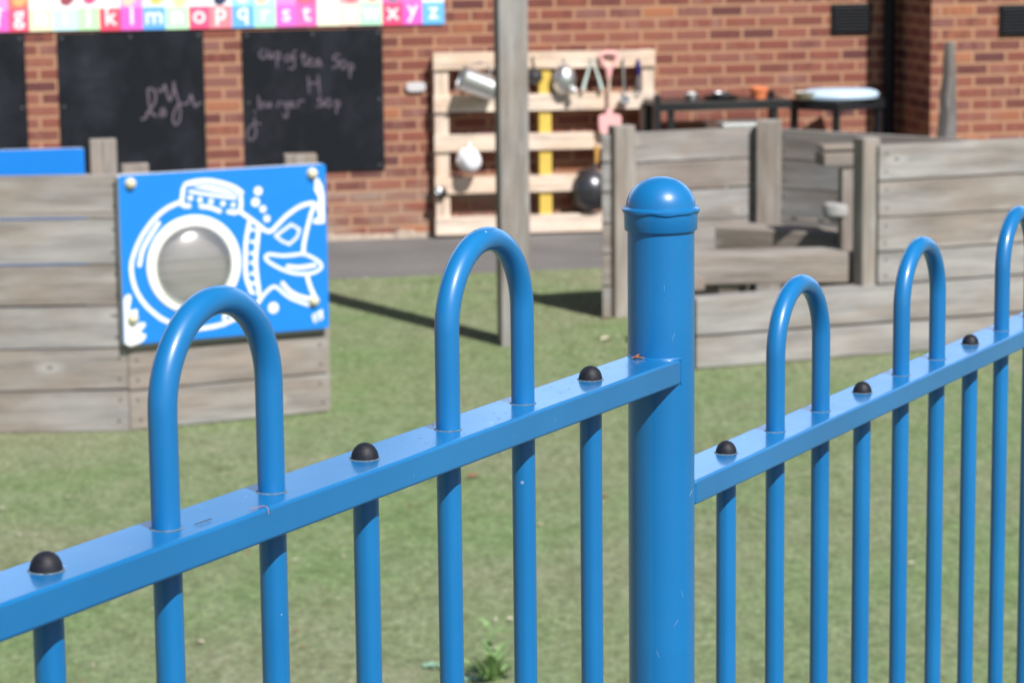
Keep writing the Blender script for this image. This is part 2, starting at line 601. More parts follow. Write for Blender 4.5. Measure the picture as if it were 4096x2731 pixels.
WHITETRAY = plain("pale_blue_white_plastic", (0.48, 0.62, 0.78), 0.4, var=0.03)
CREAMPL = plain("cream_plastic", (0.72, 0.66, 0.50), 0.5, var=0.08)
PINKPL = plain("pink_plastic", (0.80, 0.42, 0.42), 0.45, var=0.06)
ORANGEPL = plain("orange_plastic", (0.75, 0.22, 0.09), 0.5, var=0.08)
GREENGREY = plain("pale_green_plastic", (0.50, 0.58, 0.54), 0.4, var=0.05)
NAVY = plain("navy_plastic", (0.02, 0.02, 0.16), 0.4)
OCHRE = plain("varnished_handle", (0.62, 0.33, 0.09), 0.5, var=0.15)
PANELBLUE = plain("blue_play_panel", (0.007, 0.20, 0.66), 0.42, var=0.03, scale=8)
PANELEDGE = plain("pale_panel_edge", (0.80, 0.81, 0.86), 0.5, var=0.05)
PANELWHITE = plain("white_panel_layer", (0.80, 0.81, 0.84), 0.5, var=0.03)
RINGWHITE = plain("ivory_ring_plastic", (0.80, 0.80, 0.74), 0.5, var=0.04)
CREAMBOLT = plain("cream_bolt_cap", (0.66, 0.60, 0.42), 0.45, var=0.12)
CONCRETE = plain("mortar_fillet", (0.34, 0.275, 0.22), 0.9, var=0.25, scale=30, bump=0.4)
NAILDARK = plain("rusty_screw_head", (0.05, 0.045, 0.042), 0.6, 0.4)
DEADLEAF = plain("dead_leaf", (0.235, 0.095, 0.05), 0.8, var=0.3, scale=60)
PALELEAF = plain("bleached_leaf", (0.52, 0.46, 0.36), 0.85, var=0.25, scale=60)
LEAFGREEN = plain("weed_green", (0.20, 0.32, 0.12), 0.55, var=0.25, scale=50)
LEAFPALE = plain("weed_grey_green", (0.22, 0.36, 0.26), 0.6, var=0.2, scale=50)
GLASSDARK = plain("dark_oven_window", (0.03, 0.055, 0.055), 0.2, var=0.1)
SILVER = plain("silver_trim", (0.50, 0.53, 0.53), 0.35, 0.6, var=0.05)
BROWNPL = plain("dark_brown_board", (0.075, 0.04, 0.03), 0.6, var=0.2)


def clear_mat():
    t = NT("clear_acrylic")
    t.set(Base_Color=(0.93, 0.94, 0.95, 1), Roughness=0.06, IOR=1.46)
    t.b.inputs["Transmission Weight"].default_value = 0.0
    gl = t.n("BsdfGlossy")
    gl.inputs["Roughness"].default_value = 0.23
    tr = t.n("BsdfTransparent")
    tr.inputs[0].default_value = (0.95, 0.95, 0.95, 1)
    hz = t.n("BsdfDiffuse")                      # the acrylic is scratched to a slight haze
    hz.inputs[0].default_value = (0.75, 0.74, 0.76, 1)
    m0 = t.n("MixShader")
    m0.inputs[0].default_value = 0.16
    t.l(tr.outputs[0], m0.inputs[1])
    t.l(hz.outputs[0], m0.inputs[2])
    lw = t.n("LayerWeight")
    lw.inputs[0].default_value = 0.35
    mx = t.n("MixShader")
    t.l(t.math('ADD', t.math('MULTIPLY', lw.outputs[1], 0.6), 0.13, clamp=True), mx.inputs[0])
    t.l(m0.outputs[0], mx.inputs[1])
    t.l(gl.outputs[0], mx.inputs[2])
    t.l(mx.outputs[0], t.t.nodes["Material Output"].inputs[0])
    return t.m


PLATEGREY = plain("off_white_plastic", (0.56, 0.54, 0.56), 0.5, var=0.06)
SHEETDARK = plain("bounce_cutting_dark", (0.055, 0.055, 0.057), 0.9, var=0.3, scale=120, bump=0.5)
SCUFF = plain("pale_scuff", (0.20, 0.36, 0.58), 0.6, var=0.2, scale=200)
CLEAR = clear_mat()
CHALK_ONE=[[(-1.378,0.977),(-1.375,0.939),(-1.374,0.892),(-1.366,0.856),(-1.371,0.832)],
 [(-1.378,0.977),(-1.350,0.979),(-1.332,0.948),(-1.331,0.910),(-1.346,0.877),(-1.366,0.856)],
 [(-1.420,0.791),(-1.393,0.804),(-1.385,0.833),(-1.366,0.839),(-1.348,0.817),(-1.329,0.812)],
 [(-1.305,0.814),(-1.295,0.847),(-1.283,0.851),(-1.274,0.822),(-1.284,0.811),(-1.298,0.809)],
 [(-1.315,0.973),(-1.296,0.959),(-1.281,0.984),(-1.271,1.001),(-1.261,0.955),(-1.246,0.903),(-1.231,0.926),(-1.220,0.964),(-1.216,1.023),(-1.212,0.992),(-1.206,0.959),(-1.193,0.906),(-1.185,0.875),(-1.181,0.839),(-1.182,0.803),(-1.195,0.763),(-1.212,0.752),(-1.226,0.773),(-1.222,0.821),(-1.204,0.859),(-1.185,0.880),(-1.151,0.879),(-1.130,0.888),(-1.112,0.935),(-1.103,0.908),(-1.090,0.865),(-1.076,0.869),(-1.066,0.879)]]
CHALK_TWO=[[(-0.652,1.205),(-0.676,1.183),(-0.670,1.156),(-0.650,1.149),(-0.636,1.172)],
 [(-0.625,1.201),(-0.623,1.158),(-0.606,1.151),(-0.599,1.187),(-0.593,1.148)],
 [(-0.572,1.190),(-0.568,1.094)],
 [(-0.569,1.183),(-0.549,1.180),(-0.553,1.147),(-0.570,1.140)],
 [(-0.499,1.169),(-0.520,1.149),(-0.507,1.129),(-0.483,1.142),(-0.489,1.168)],
 [(-0.445,1.194),(-0.465,1.178),(-0.463,1.138),(-0.457,1.098),(-0.478,1.079),(-0.494,1.086)],
 [(-0.476,1.145),(-0.446,1.151)],
 [(-0.402,1.183),(-0.403,1.117),(-0.390,1.100),(-0.373,1.116)],
 [(-0.416,1.157),(-0.379,1.159)],
 [(-0.376,1.119),(-0.349,1.129),(-0.356,1.145),(-0.373,1.132),(-0.367,1.102),(-0.340,1.098)],
 [(-0.302,1.134),(-0.322,1.131),(-0.326,1.101),(-0.306,1.098),(-0.302,1.131),(-0.286,1.090)],
 [(-0.170,1.161),(-0.204,1.158),(-0.211,1.132),(-0.181,1.124),(-0.189,1.091),(-0.216,1.082)],
 [(-0.147,1.127),(-0.168,1.111),(-0.165,1.084),(-0.145,1.074),(-0.131,1.103),(-0.147,1.127)],
 [(-0.111,1.103),(-0.109,1.016)],
 [(-0.111,1.103),(-0.087,1.096),(-0.091,1.069),(-0.108,1.059)],
 [(-0.375,1.029),(-0.371,0.929)],
 [(-0.311,1.034),(-0.304,0.921)],
 [(-0.373,0.986),(-0.309,0.988)],
 [(-0.691,0.917),(-0.689,0.840)],
 [(-0.688,0.877),(-0.668,0.873),(-0.669,0.846),(-0.689,0.840)],
 [(-0.648,0.879),(-0.647,0.852),(-0.629,0.845),(-0.621,0.875),(-0.612,0.845)],
 [(-0.572,0.844),(-0.565,0.873),(-0.545,0.873)],
 [(-0.511,0.872),(-0.531,0.866),(-0.528,0.846),(-0.508,0.852),(-0.511,0.872),(-0.509,0.809),(-0.520,0.775),(-0.536,0.796)],
 [(-0.491,0.851),(-0.471,0.861),(-0.484,0.875),(-0.495,0.855),(-0.478,0.841),(-0.465,0.844)],
 [(-0.445,0.840),(-0.437,0.877),(-0.407,0.879)],
 [(-0.289,0.893),(-0.312,0.890),(-0.306,0.870),(-0.276,0.862),(-0.290,0.843),(-0.324,0.843)],
 [(-0.245,0.891),(-0.269,0.869),(-0.256,0.838),(-0.232,0.848),(-0.245,0.891)],
 [(-0.201,0.874),(-0.200,0.793)],
 [(-0.205,0.874),(-0.181,0.866),(-0.182,0.840),(-0.202,0.830)],
 [(-0.716,0.824),(-0.713,0.813)],
 [(-0.717,0.781),(-0.719,0.734),(-0.710,0.694),(-0.724,0.655),(-0.748,0.642),(-0.767,0.669),(-0.763,0.709),(-0.732,0.741),(-0.708,0.747),(-0.682,0.740)]]
TILE_EDGES= [-2.208, -2.085, -1.943, -1.792, -1.658, -1.528, -1.394, -1.256, -1.108, -0.984, -0.843, -0.705, -0.568, -0.439, -0.31, -0.168, -0.039, 0.105, 0.235, 0.359, 0.501]
SUB_STROKES=[[(0.221,0.938),(0.158,0.913),(0.102,0.869),(0.051,0.805),(0.020,0.744),(0.005,0.693),(0.008,0.635),(0.027,0.576),(0.063,0.521),(0.111,0.475),(0.148,0.451),(0.213,0.422),(0.273,0.411),(0.328,0.412),(0.384,0.419),(0.414,0.428),(0.459,0.446),(0.505,0.474),(0.553,0.505)],
 [(0.126,0.858),(0.089,0.808),(0.055,0.752),(0.039,0.691)],
 [(0.237,0.997),(0.229,0.930),(0.259,0.920)],
 [(0.484,0.944),(0.477,0.888),(0.427,0.886)],
 [(0.264,0.979),(0.362,0.958),(0.458,0.941),(0.457,0.943)],
 [(0.308,0.916),(0.349,0.908),(0.390,0.891)],
 [(0.429,0.887),(0.453,0.879)],
 [(0.483,0.880),(0.526,0.848),(0.565,0.817),(0.589,0.797),(0.615,0.795),(0.638,0.815),(0.684,0.855),(0.741,0.888),(0.787,0.899),(0.810,0.894),(0.795,0.864),(0.773,0.796),(0.757,0.732),(0.753,0.690)],
 [(0.753,0.690),(0.668,0.687),(0.601,0.697),(0.585,0.682),(0.611,0.657),(0.667,0.626),(0.723,0.608),(0.791,0.606),(0.829,0.623),(0.829,0.644),(0.793,0.671),(0.756,0.689)],
 [(0.681,0.641),(0.735,0.633),(0.804,0.638)],
 [(0.768,0.597),(0.779,0.553),(0.800,0.503)],
 [(0.556,0.511),(0.585,0.541),(0.614,0.560),(0.636,0.553),(0.675,0.518),(0.720,0.493),(0.771,0.473)],
 [(0.657,0.573),(0.687,0.538),(0.732,0.511),(0.789,0.496)],
 [(0.518,0.838),(0.501,0.760),(0.496,0.680),(0.497,0.611),(0.518,0.546)],
 [(0.559,0.815),(0.549,0.746),(0.541,0.677),(0.545,0.602),(0.554,0.527)],
 [(0.396,0.443),(0.405,0.469),(0.430,0.453)]]
SUB_RUNGS=[[(0.521,0.806),(0.541,0.803)],[(0.519,0.756),(0.539,0.753)],[(0.518,0.708),(0.538,0.705)],[(0.517,0.668),(0.537,0.665)],[(0.515,0.623),(0.536,0.620)],[(0.514,0.583),(0.534,0.580)],[(0.513,0.543),(0.533,0.540)]]
SUB_PATCH= [(0.631,0.773),(0.703,0.816),(0.739,0.792),(0.727,0.761),(0.692,0.734),(0.658,0.750),(0.631,0.773)]
SUB_DOTS=[ (0.265,0.952,0.0126),(0.306,0.942,0.0126),(0.353,0.933,0.0126),(0.405,0.921,0.0126),(0.449,0.913,0.0116),(0.560,0.964,0.0200),(0.547,0.918,0.0200),(0.579,0.888,0.0158),(0.595,0.847,0.0158),(0.614,0.472,0.0252) ]
SUB_HATCH= [(0.236,1.008),(0.265,1.024),(0.331,1.029),(0.397,1.017),(0.462,0.992),(0.499,0.961),(0.479,0.954),(0.461,0.953),(0.390,0.967),(0.308,0.988)]
SUB_HATCHLINE= [(0.259,0.999),(0.336,1.006),(0.396,0.993),(0.464,0.963)]
WEED_L= [(-0.042,0.372),(-0.037,0.508),(-0.033,0.555),(-0.016,0.574),(-0.000,0.565),(-0.007,0.526),(-0.008,0.505),(0.020,0.511),(0.024,0.495),(0.007,0.468),(0.015,0.451),(0.050,0.454),(0.055,0.440),(0.030,0.413),(0.054,0.406),(0.053,0.390),(0.025,0.369)]
WEED_R= [(0.810,1.002),(0.829,1.001),(0.846,0.968),(0.853,0.925),(0.852,0.812),(0.825,0.811),(0.802,0.813),(0.800,0.829),(0.826,0.841),(0.818,0.868),(0.821,0.889),(0.827,0.915),(0.819,0.937),(0.808,0.954),(0.812,0.975)]
LOGO= [(0.784,0.426),(0.833,0.449),(0.835,0.408),(0.795,0.393)]
BOLTS= [(0.008,1.026),(0.796,1.024),(-0.001,0.473),(0.791,0.488)]

# ================================================================== ground
def height(x, y):
    t = min(1, max(0, (y - 3.0) / 3.9))
    return 0.75 * (1 - t * t * (3 - 2 * t))


g = MB()
g.face([(-250, -250, -0.012), (250, -250, -0.012), (250, 250, -0.012), (-250, 250, -0.012)], [(0, 0)] * 4)
ground = g.obj("ground", ASPHALT)
ground["kind"] = "structure"

g = MB()
SLOPE = math.tan(R(11.0))
ys = [-6 + 0.45 * i for i in range(32)] + [9 + 0.5 * i for i in range(9)]
xs = [-14 + 0.5 * i for i in range(57)]
def turf_pt(i, j):
    x = xs[i]
    edge = 15.70 + x * SLOPE + 0.03 * math.sin(x * 2.3) + 0.02 * math.sin(x * 7.1)
    y = ys[j] if j < len(ys) else edge
    y = min(y, edge - 0.02) if j < len(ys) else y
    z = height(x, y) + 0.006 * noise.noise(Vector((x * 0.8, y * 0.8, 0)))
    return (x, y, z if j < len(ys) else 0.004)
vid = {}
for j in range(len(ys) + 1):
    for i in range(len(xs)):
        vid[i, j] = len(g.v)
        g.v.append(turf_pt(i, j))
for j in range(len(ys)):
    for i in range(len(xs) - 1):
        g.f.append((vid[i, j], vid[i + 1, j], vid[i + 1, j + 1], vid[i, j + 1]))
        g.uv.append([(0, 0)] * 4)
        g.mi.append(0)
        g.sm.append(True)
turf = g.obj("turf", TURF)
turf["kind"] = "structure"
# unseen dark sheet added on the photographer's side to cut light bounced onto fence
g = MB()
ca_, sa_ = math.sin(0.4669), math.cos(0.4669)
def sheet_pt(s_, d_):
    x, y = -0.2361 + ca_ * s_ + sa_ * d_, 1.3497 + sa_ * s_ - ca_ * d_
    return (x, y, height(x, y) + 0.025)
for i in range(-22, 6):
    for j in range(0, 12):
        q4 = [sheet_pt(i * 0.4 + a, 0.10 + j * 0.4 + b) for a, b in ((0, 0), (0, 0.4), (0.4, 0.4), (0.4, 0))]
        g.face(q4, None, 0, True)
fp = g.obj("added_dark_sheet", SHEETDARK)
fp["kind"] = "structure"

# ================================================================== brick building (local x along the wall, -y towards us)
WO, WA = Vector((-0.8967, 17.3846, 0)), R(12)
WX, WY = Vector((math.cos(WA), math.sin(WA), 0)), Vector((-math.sin(WA), math.cos(WA), 0))
def W(u, y, z):
    return WO + WX * u + WY * y + Vector((0, 0, z))

bld = thing("brick_building", "red brick school building with black vents and a black downpipe in its corner", "building", WO, WA)
m = MB(); m.box(-7, 3.55, 0, 0.3, -0.05, 3.1); m.obj("wall", BRICK, bld)
m = MB(); m.box(3.53, 8, -0.605, 0.3, -0.05, 3.1); m.obj("wall", BRICK, bld)
m = MB(); m.box(-7.3, 8.3, -1.0, 6, 3.1, 3.32); m.obj("roof", BLACKPAINT, bld)
m = MB()
rng = random.Random(3)
u = -7.0
while u < 3.4:
    du = rng.uniform(0.08, 0.2)
    h1, dp = rng.uniform(0.018, 0.042), rng.uniform(0.018, 0.04)
    m.hexa([(u, -dp, -0.03), (u + du, -dp, -0.03), (u + du, 0.01, -0.03), (u, 0.01, -0.03),
            (u, -0.004, h1), (u + du, -0.004, h1), (u + du, 0.01, h1), (u, 0.01, h1)])
    u += du
m.obj("mortar_skirting", CONCRETE, bld, bevel=0.004)
for u0, u1, y in ((3.066, 3.339, 0.0), (3.985, 4.258, -0.605)):
    m = MB()
    m.box(u0, u1, y - 0.018, y + 0.01, 1.216, 1.413)
    v = m.obj("vent", BLACKPAINT, bld, bevel=0.003)
    m = MB()
    for k in range(8):
        z = 1.234 + k * 0.0215
        m.hexa([(u0 + 0.016, y - 0.03, z), (u1 - 0.016, y - 0.03, z), (u1 - 0.016, y - 0.017, z + 0.004), (u0 + 0.016, y - 0.017, z + 0.004),
                (u0 + 0.016, y - 0.03, z + 0.003), (u1 - 0.016, y - 0.03, z + 0.003), (u1 - 0.016, y - 0.017, z + 0.016), (u0 + 0.016, y - 0.017, z + 0.016)])
    m.obj("louvre", BLACKPAINT, v)
m = MB()
m.tube([(3.445, -0.07, z) for z in (0.02, 0.6, 1.2, 1.8, 2.4, 3.1)], 0.038, 24)
for z in (0.25, 1.75):
    m.tube([(3.445, -0.07, z), (3.445, -0.07, z + 0.07)], 0.046, 24)
m.obj("downpipe", BLACKPAINT, bld)

# white plate on the wall
pl = thing("wall_plate", "small white oval plate fixed on the brick wall left of the pallet", "wall plate", W(0.31, 0, 0.948), WA)
m = MB()
o2 = [(0.062 * math.copysign(abs(math.cos(a)) ** 0.5, math.cos(a)), 0.029 * math.copysign(abs(math.sin(a)) ** 0.6, math.sin(a))) for a in [2 * math.pi * k / 32 for k in range(32)]]
m.poly(o2, lambda x, y, z: (x, y, z), -0.026, 0.003)
m.obj("plate", PLATEGREY, pl, bevel=0.006, segs=3)
for x in (-0.042, 0.042):
    m = MB()
    m.disc((x, -0.0262, 0), 0.0045, (0, -1, 0), 10, th=0.001)
    m.obj("screw", DULLSTEEL, pl)

# ------------------------------------------------------------------ alphabet banner
TILES = "fghijklmnopqrstuvwxyz"
TCOL = {'f': (240, 105, 205), 'g': (255, 85, 125), 'h': (252, 243, 205), 'i': (205, 245, 252), 'j': (195, 242, 192), 'k': (248, 75, 110),
        'l': (238, 100, 208), 'm': (95, 175, 252), 'n': (198, 246, 205), 'o': (255, 82, 132), 'p': (255, 138, 152), 'q': (105, 182, 252),
        'r': (178, 242, 214), 's': (240, 112, 214), 't': (255, 108, 190), 'u': (250, 251, 222), 'v': (255, 230, 214), 'w': (192, 243, 212),
        'x': (255, 75, 125), 'y': (242, 98, 204), 'z': (105, 188, 252)}
PCOL = {'f': (255, 150, 225), 'g': (255, 120, 110), 'h': (252, 248, 232), 'i': (246, 252, 252), 'j': (248, 252, 246), 'k': (252, 252, 250),
        'l': (255, 145, 222), 'm': (228, 240, 252), 'n': (246, 250, 236), 'o': (240, 246, 252), 'p': (252, 250, 250), 'q': (160, 232, 255),
        'r': (196, 246, 246), 's': (255, 150, 225), 't': (255, 100, 160), 'u': (252, 251, 236), 'v': (255, 175, 190), 'w': (232, 246, 222),
        'x': (255, 110, 190), 'y': (255, 120, 210), 'z': (238, 250, 252)}
BLOB = {'g': (255, 180, 120), 'i': (160, 70, 90), 'j': (255, 80, 140), 'm': (250, 205, 120), 'p': (40, 50, 90), 'l': (255, 210, 190), 'q': (235, 250, 255),
        't': (255, 130, 80), 'x': (160, 130, 170), 'v': (250, 120, 140), 'r': (250, 210, 190), 'n': (246, 232, 170), 'w': (250, 190, 190)}
_pc = {}
def print_mat(c):
    if c not in _pc:
        t = NT("printed_colour")
        t.set(Base_Color=(*[min(0.86, x * 0.90 + 0.012) for x in srgb(*c)], 1), Roughness=0.42)
        _pc[c] = t.m
    return _pc[c]
WHITEPRINT = print_mat((252, 246, 252))
ban = thing("alphabet_banner", "long alphabet strip of bright coloured letter squares above the blackboards", "banner", W(0, 0, 1.343), WA)
rng = random.Random(5)
for k, ch in enumerate(TILES):
    u0, u1 = (TILE_EDGES[k - 1], TILE_EDGES[k]) if k else (TILE_EDGES[0] - 0.13, TILE_EDGES[0])
    dz = 0.006 if ch in "fghij" else (-0.004 if ch in "xyz" else 0)
    ht = 0.128 if ch in "hiuf" else 0.136
    uc = (u0 + u1) / 2
    m = MB(); m.box(u0, u1 - 0.0006, -0.014, 0.0, dz, dz + ht)
    tile = m.obj("letter_tile", print_mat(TCOL[ch]), ban)
    m = MB(); m.box(u0, u1 - 0.0006, -0.0145, 0.0, dz + ht + 0.0004, dz + 0.29)
    m.obj("picture_square", print_mat(PCOL[ch]), tile)
    if ch in BLOB:
        m = MB()
        c0 = (uc + rng.uniform(-0.02, 0.02), dz + ht + rng.uniform(0.05, 0.075))
        m.poly([(c0[0] + 0.045 * math.cos(a) * (1 + 0.15 * math.cos(3 * a)), c0[1] + 0.052 * math.sin(a)) for a in [2 * math.pi * i / 20 for i in range(20)]],
               lambda x, y, z: (x, y, z), -0.0158, -0.0144)
        m.obj("picture", print_mat(BLOB[ch]), tile)
    cu = bpy.data.curves.new("letter", 'FONT')
    cu.body = ch
    cu.size, cu.align_x, cu.extrude, cu.offset = 0.150, 'CENTER', 0.0006, 0.0022
    tmp = bpy.data.objects.new("letter_shape", cu)
    COL.objects.link(tmp)
    me = bpy.data.meshes.new_from_object(tmp.evaluated_get(bpy.context.evaluated_depsgraph_get()))
    bpy.data.objects.remove(tmp)
    lo = bpy.data.objects.new("letter", me)
    me.materials.clear(); me.materials.append(WHITEPRINT)
    COL.objects.link(lo)
    lo.parent = tile
    lo.rotation_euler = (R(90), 0, 0)
    lo.location = (uc, -0.0152, dz + (0.052 if ch in "gjpqy" else 0.036))

# ------------------------------------------------------------------ blackboards
SCREWDARK = plain("painted_screw_head", (0.055, 0.058, 0.065), 0.5)
def blackboard(u0, u1, z0, z1, label, strokes, wd):
    t = thing("blackboard", label, "blackboard", W(0, 0, z0), WA, "blackboards on the brick wall")
    m = MB(); m.box(u0, u1, -0.012, 0.0, 0, z1 - z0)
    m.obj("board", BOARD, t, bevel=0.0015)
    um, zm = (u0 + u1) / 2, (z1 - z0) / 2
    for x, z in ((u0 + .03, .03), (um, .03), (u1 - .03, .03), (u0 + .03, zm), (u1 - .03, zm), (u0 + .03, z1 - z0 - .03), (um, z1 - z0 - .03), (u1 - .03, z1 - z0 - .03)):
        m = MB(); m.lathe([(0, .004), (.006, .0035), (.0095, .001), (.0095, 0)], (x, -.012, z), 14, axis=(0, -1, 0))
        m.obj("screw", SCREWDARK, t)
    if strokes:
        m = MB()
        for i, s in enumerate(strokes):
            m.ribbon(smooth_line([(a, b - z0) for a, b in s], 5), wd, -0.0128 - 0.00003 * i, th=0.0008)
        m.obj("chalk_writing", CHALK, t)

blackboard(-3.02, -2.118, 0.43, 1.333, "blackboard cut off by the left edge of the photo, left of the scribbled one", None, 0)
blackboard(-1.923, -1.024, 0.43, 1.330, "middle blackboard with one pink chalk scribble on its right half", CHALK_ONE, 0.0112)
blackboard(-0.785, 0.103, 0.428, 1.322, "blackboard with cup of tea and burger prices chalked on it", CHALK_TWO, 0.0088)

# ------------------------------------------------------------------ pallet on the wall
PY = -0.12
pal = thing("wooden_pallet", "pale wooden pallet fixed upright on the brick wall as a utensil rack", "pallet", W(0.406, 0, 0), WA)
ub = -0.406
for (z0, z1) in ((1.058, 1.166), (0.790, 0.896), (0.541, 0.648), (0.272, 0.379), (0.010, 0.124)):
    m = MB()
    j = rng.uniform(-0.004, 0.004)
    m.hexa([(0, PY, z0), (1.443, PY, z0 - 0.012), (1.443, PY + 0.02, z0 - 0.012), (0, PY + 0.02, z0),
            (0, PY, z1), (1.443, PY, z1 - 0.012 + j), (1.443, PY + 0.02, z1 - 0.012 + j), (0, PY + 0.02, z1)], 0, rng.uniform(0, 5))
    for x in (0.03, 0.06, 0.70, 0.74, 1.38, 1.41):
        m.disc((x, PY - 0.0002, (z0 + z1) / 2 + rng.uniform(-.03, .03) - x * .008), 0.0035, (0, -1, 0), 8, 1, th=0.0006)
    m.obj("slat", [PALLETWOOD, NAILDARK], pal, bevel=0.002)
for x0, x1, mt in ((0.008, 0.098, PALLETWOOD), (0.683, 0.763, YELLOWWOOD), (1.36, 1.441, PALLETWOOD)):
    m = MB(); m.box(x0, x1, PY + 0.0205, -0.02, 0.012, 1.15, long=2)
    o = m.obj("stringer", mt, pal, bevel=0.002)
    if mt is YELLOWWOOD:
        o["label"] = "yellow painted middle stringer"

def wthing(name, label, cat, u, y, z, group=None):
    return thing(name, label, cat, W(u, y, z), WA, group)
UT = "kitchen utensils hanging on the pallet"
# steel pot hung by its handle
t = wthing("steel_pot", "shiny steel pot tilted on its side, hanging from the pallet's top slat", "pot", 0.673, -0.22, 0.971, UT)
ax = Vector((0.22, 0, -0.086)).normalized()
m = MB()
m.lathe([(0.0, 0.118), (0.066, 0.118), (0.072, 0.112), (0.081, -0.10), (0.084, -0.113), (0.087, -0.118), (0.083, -0.119), (0.079, -0.11), (0.068, 0.105), (0, 0.105)], (0, 0, 0), 40, axis=ax)
m.obj("body", STEEL, t)
m = MB()
up_ = Vector((0.086, 0, 0.22)).normalized()
m.tube(smooth_line([ax * -0.06 + up_ * 0.078, ax * -0.055 + up_ * 0.115 + Vector((0, .03, 0)), ax * -0.0 + up_ * 0.132 + Vector((0, .06, 0)), ax * 0.045 + up_ * 0.112 + Vector((0, .03, 0)), ax * 0.05 + up_ * 0.073], 6), 0.0055, 10)
m.obj("handle", DULLSTEEL, t)
# steel ladle bowl
t = wthing("steel_bowl", "rounded steel bowl hanging right of the yellow stringer", "bowl", 1.245, -0.19, 0.985, UT)
m = MB()
m.lathe([(0.0, 0.075), (0.025, 0.072), (0.05, 0.06), (0.068, 0.035), (0.076, 0.0), (0.079, -0.004), (0.074, -0.004), (0.066, 0.03), (0.045, 0.056), (0, 0.07)], (0, 0.05, -0.005), 36, axis=(0.12, -1, -0.1))
o = m.obj("bowl", STEEL, t)
o.scale = (1.0, 1, 1.28)
m = MB(); m.lathe([(0, 0.03), (0.014, 0.026), (0.022, 0.012), (0.024, 0), (0, 0)], (0.05, 0.0, -0.075), 20, axis=(0.2, -1, 0.1))
m.tube([(0.045, 0.02, -0.07), (0.02, 0.05, 0.02), (0.0, 0.06, 0.13)], 0.004, 8)
m.obj("lug", STEEL, t)
# dark utensil half hidden by the pole
t = wthing("dark_strainer", "dark round utensil on the pallet, half hidden by the timber pole", "strainer", 1.055, -0.15, 1.0, UT)
m = MB(); m.lathe([(0, 0.035), (0.03, 0.028), (0.052, 0.0), (0.054, -0.004), (0.048, -0.002), (0, 0.028)], (0, 0.02, 0.0), 24, axis=(0, -1, 0)); m.obj("basket", WOKSTEEL, t)
m = MB(); m.tube([(0, 0.01, 0.05), (-0.01, 0.015, 0.10), (-0.012, 0.02, 0.13)], 0.005, 8); m.obj("handle", WOKSTEEL, t)
# tongs
t = wthing("kitchen_tongs", "pale green and silver tongs hanging open in a V", "tongs", 1.425, -0.14, 1.104, UT)
for tip in (-0.062, 0.064):
    m = MB()
    m.tube([(0.004 * (1 if tip > 0 else -1), 0, 0), (tip * .45, -0.012, -0.08), (tip * .75, -0.014, -0.14), (tip, -0.012, -0.20)], [0.005, 0.008, 0.011, 0.013], 12, flat=0.5)
    m.obj("arm", GREENGREY, t)
m = MB(); m.lathe([(0, 0.012), (0.009, 0.01), (0.009, -0.01), (0, -0.012)], (0, -0.004, 0.0), 14, axis=(0, 1, 0)); m.obj("pivot", STEEL, t)
# pink spade
t = wthing("toy_spade", "pink toy spade hanging handle up on the pallet", "toy spade", 1.535, -0.15, 0.62, UT)
m = MB()
m.tube(smooth_line([(-0.012, 0, 0.42), (-0.03, 0, 0.445), (-0.052, 0, 0.485), (-0.05, 0, 0.512), (0, 0, 0.522), (0.05, 0, 0.512), (0.052, 0, 0.485), (0.03, 0, 0.445), (0.012, 0, 0.42)], 5), 0.0125, 12)
m.tube([(0, 0, 0.43), (0, 0, 0.36)], [0.027, 0.014], 16, flat=0.6)
m.obj("handle", PINKPL, t)
m = MB(); m.tube([(0, 0, 0.36), (0, 0, 0.15)], 0.010, 12); m.obj("shaft", plain("wooden_shaft", (0.60, 0.45, 0.36), 0.6), t)
m = MB()
o2 = [(-0.018, 0.165), (-0.022, 0.135), (-0.06, 0.13), (-0.074, 0.115), (-0.073, 0.06), (-0.062, 0.015), (-0.045, 0.0), (0.045, 0.0), (0.062, 0.015), (0.073, 0.06), (0.074, 0.115), (0.06, 0.13), (0.022, 0.135), (0.018, 0.165)]
m.poly(o2, lambda x, y, z: (x, y - 0.25 * abs(x), z), -0.012, 0.012)
m.obj("blade", PINKPL, t, bevel=0.004)
# ladle
t = wthing("soup_ladle", "long steel ladle hanging between the pink spade and the navy whisk", "ladle", 1.633, -0.145, 0.82, UT)
m = MB(); m.tube([(0, 0, 0.29), (0, 0, 0.2), (0.002, -0.004, 0.1), (0.002, 0.0, 0.03)], [0.008, 0.0065, 0.006, 0.007], 10, flat=0.6); m.obj("handle", STEEL, t)
m = MB(); m.lathe([(0, -0.036), (0.02, -0.03), (0.031, -0.012), (0.034, 0.006), (0.031, 0.006), (0, -0.03)], (0.002, -0.022, 0.022), 24, axis=(0, -0.75, 0.65)); m.obj("bowl", DULLSTEEL, t)
# whisk
t = wthing("hand_whisk", "small wire whisk with a navy handle at the pallet's right end", "whisk", 1.732, -0.14, 0.873, UT)
m = MB(); m.tube([(0, 0, 0.228), (0, 0, 0.2), (0, 0, 0.13), (0, 0, 0.118)], [0.005, 0.013, 0.016, 0.008], 14); m.obj("handle", NAVY, t)
m = MB()
for a in range(4):
    ca, sa = math.cos(a * math.pi / 4), math.sin(a * math.pi / 4)
    m.tube(smooth_line([(0.004 * ca, 0.004 * sa, 0.12), (0.02 * ca, 0.02 * sa, 0.05), (0.024 * ca, 0.024 * sa, 0.02), (0, 0, 0), (-0.024 * ca, -0.024 * sa, 0.02), (-0.02 * ca, -0.02 * sa, 0.05), (-0.004 * ca, -0.004 * sa, 0.12)], 4), 0.0013, 6)
m.obj("wires", DULLSTEEL, t)
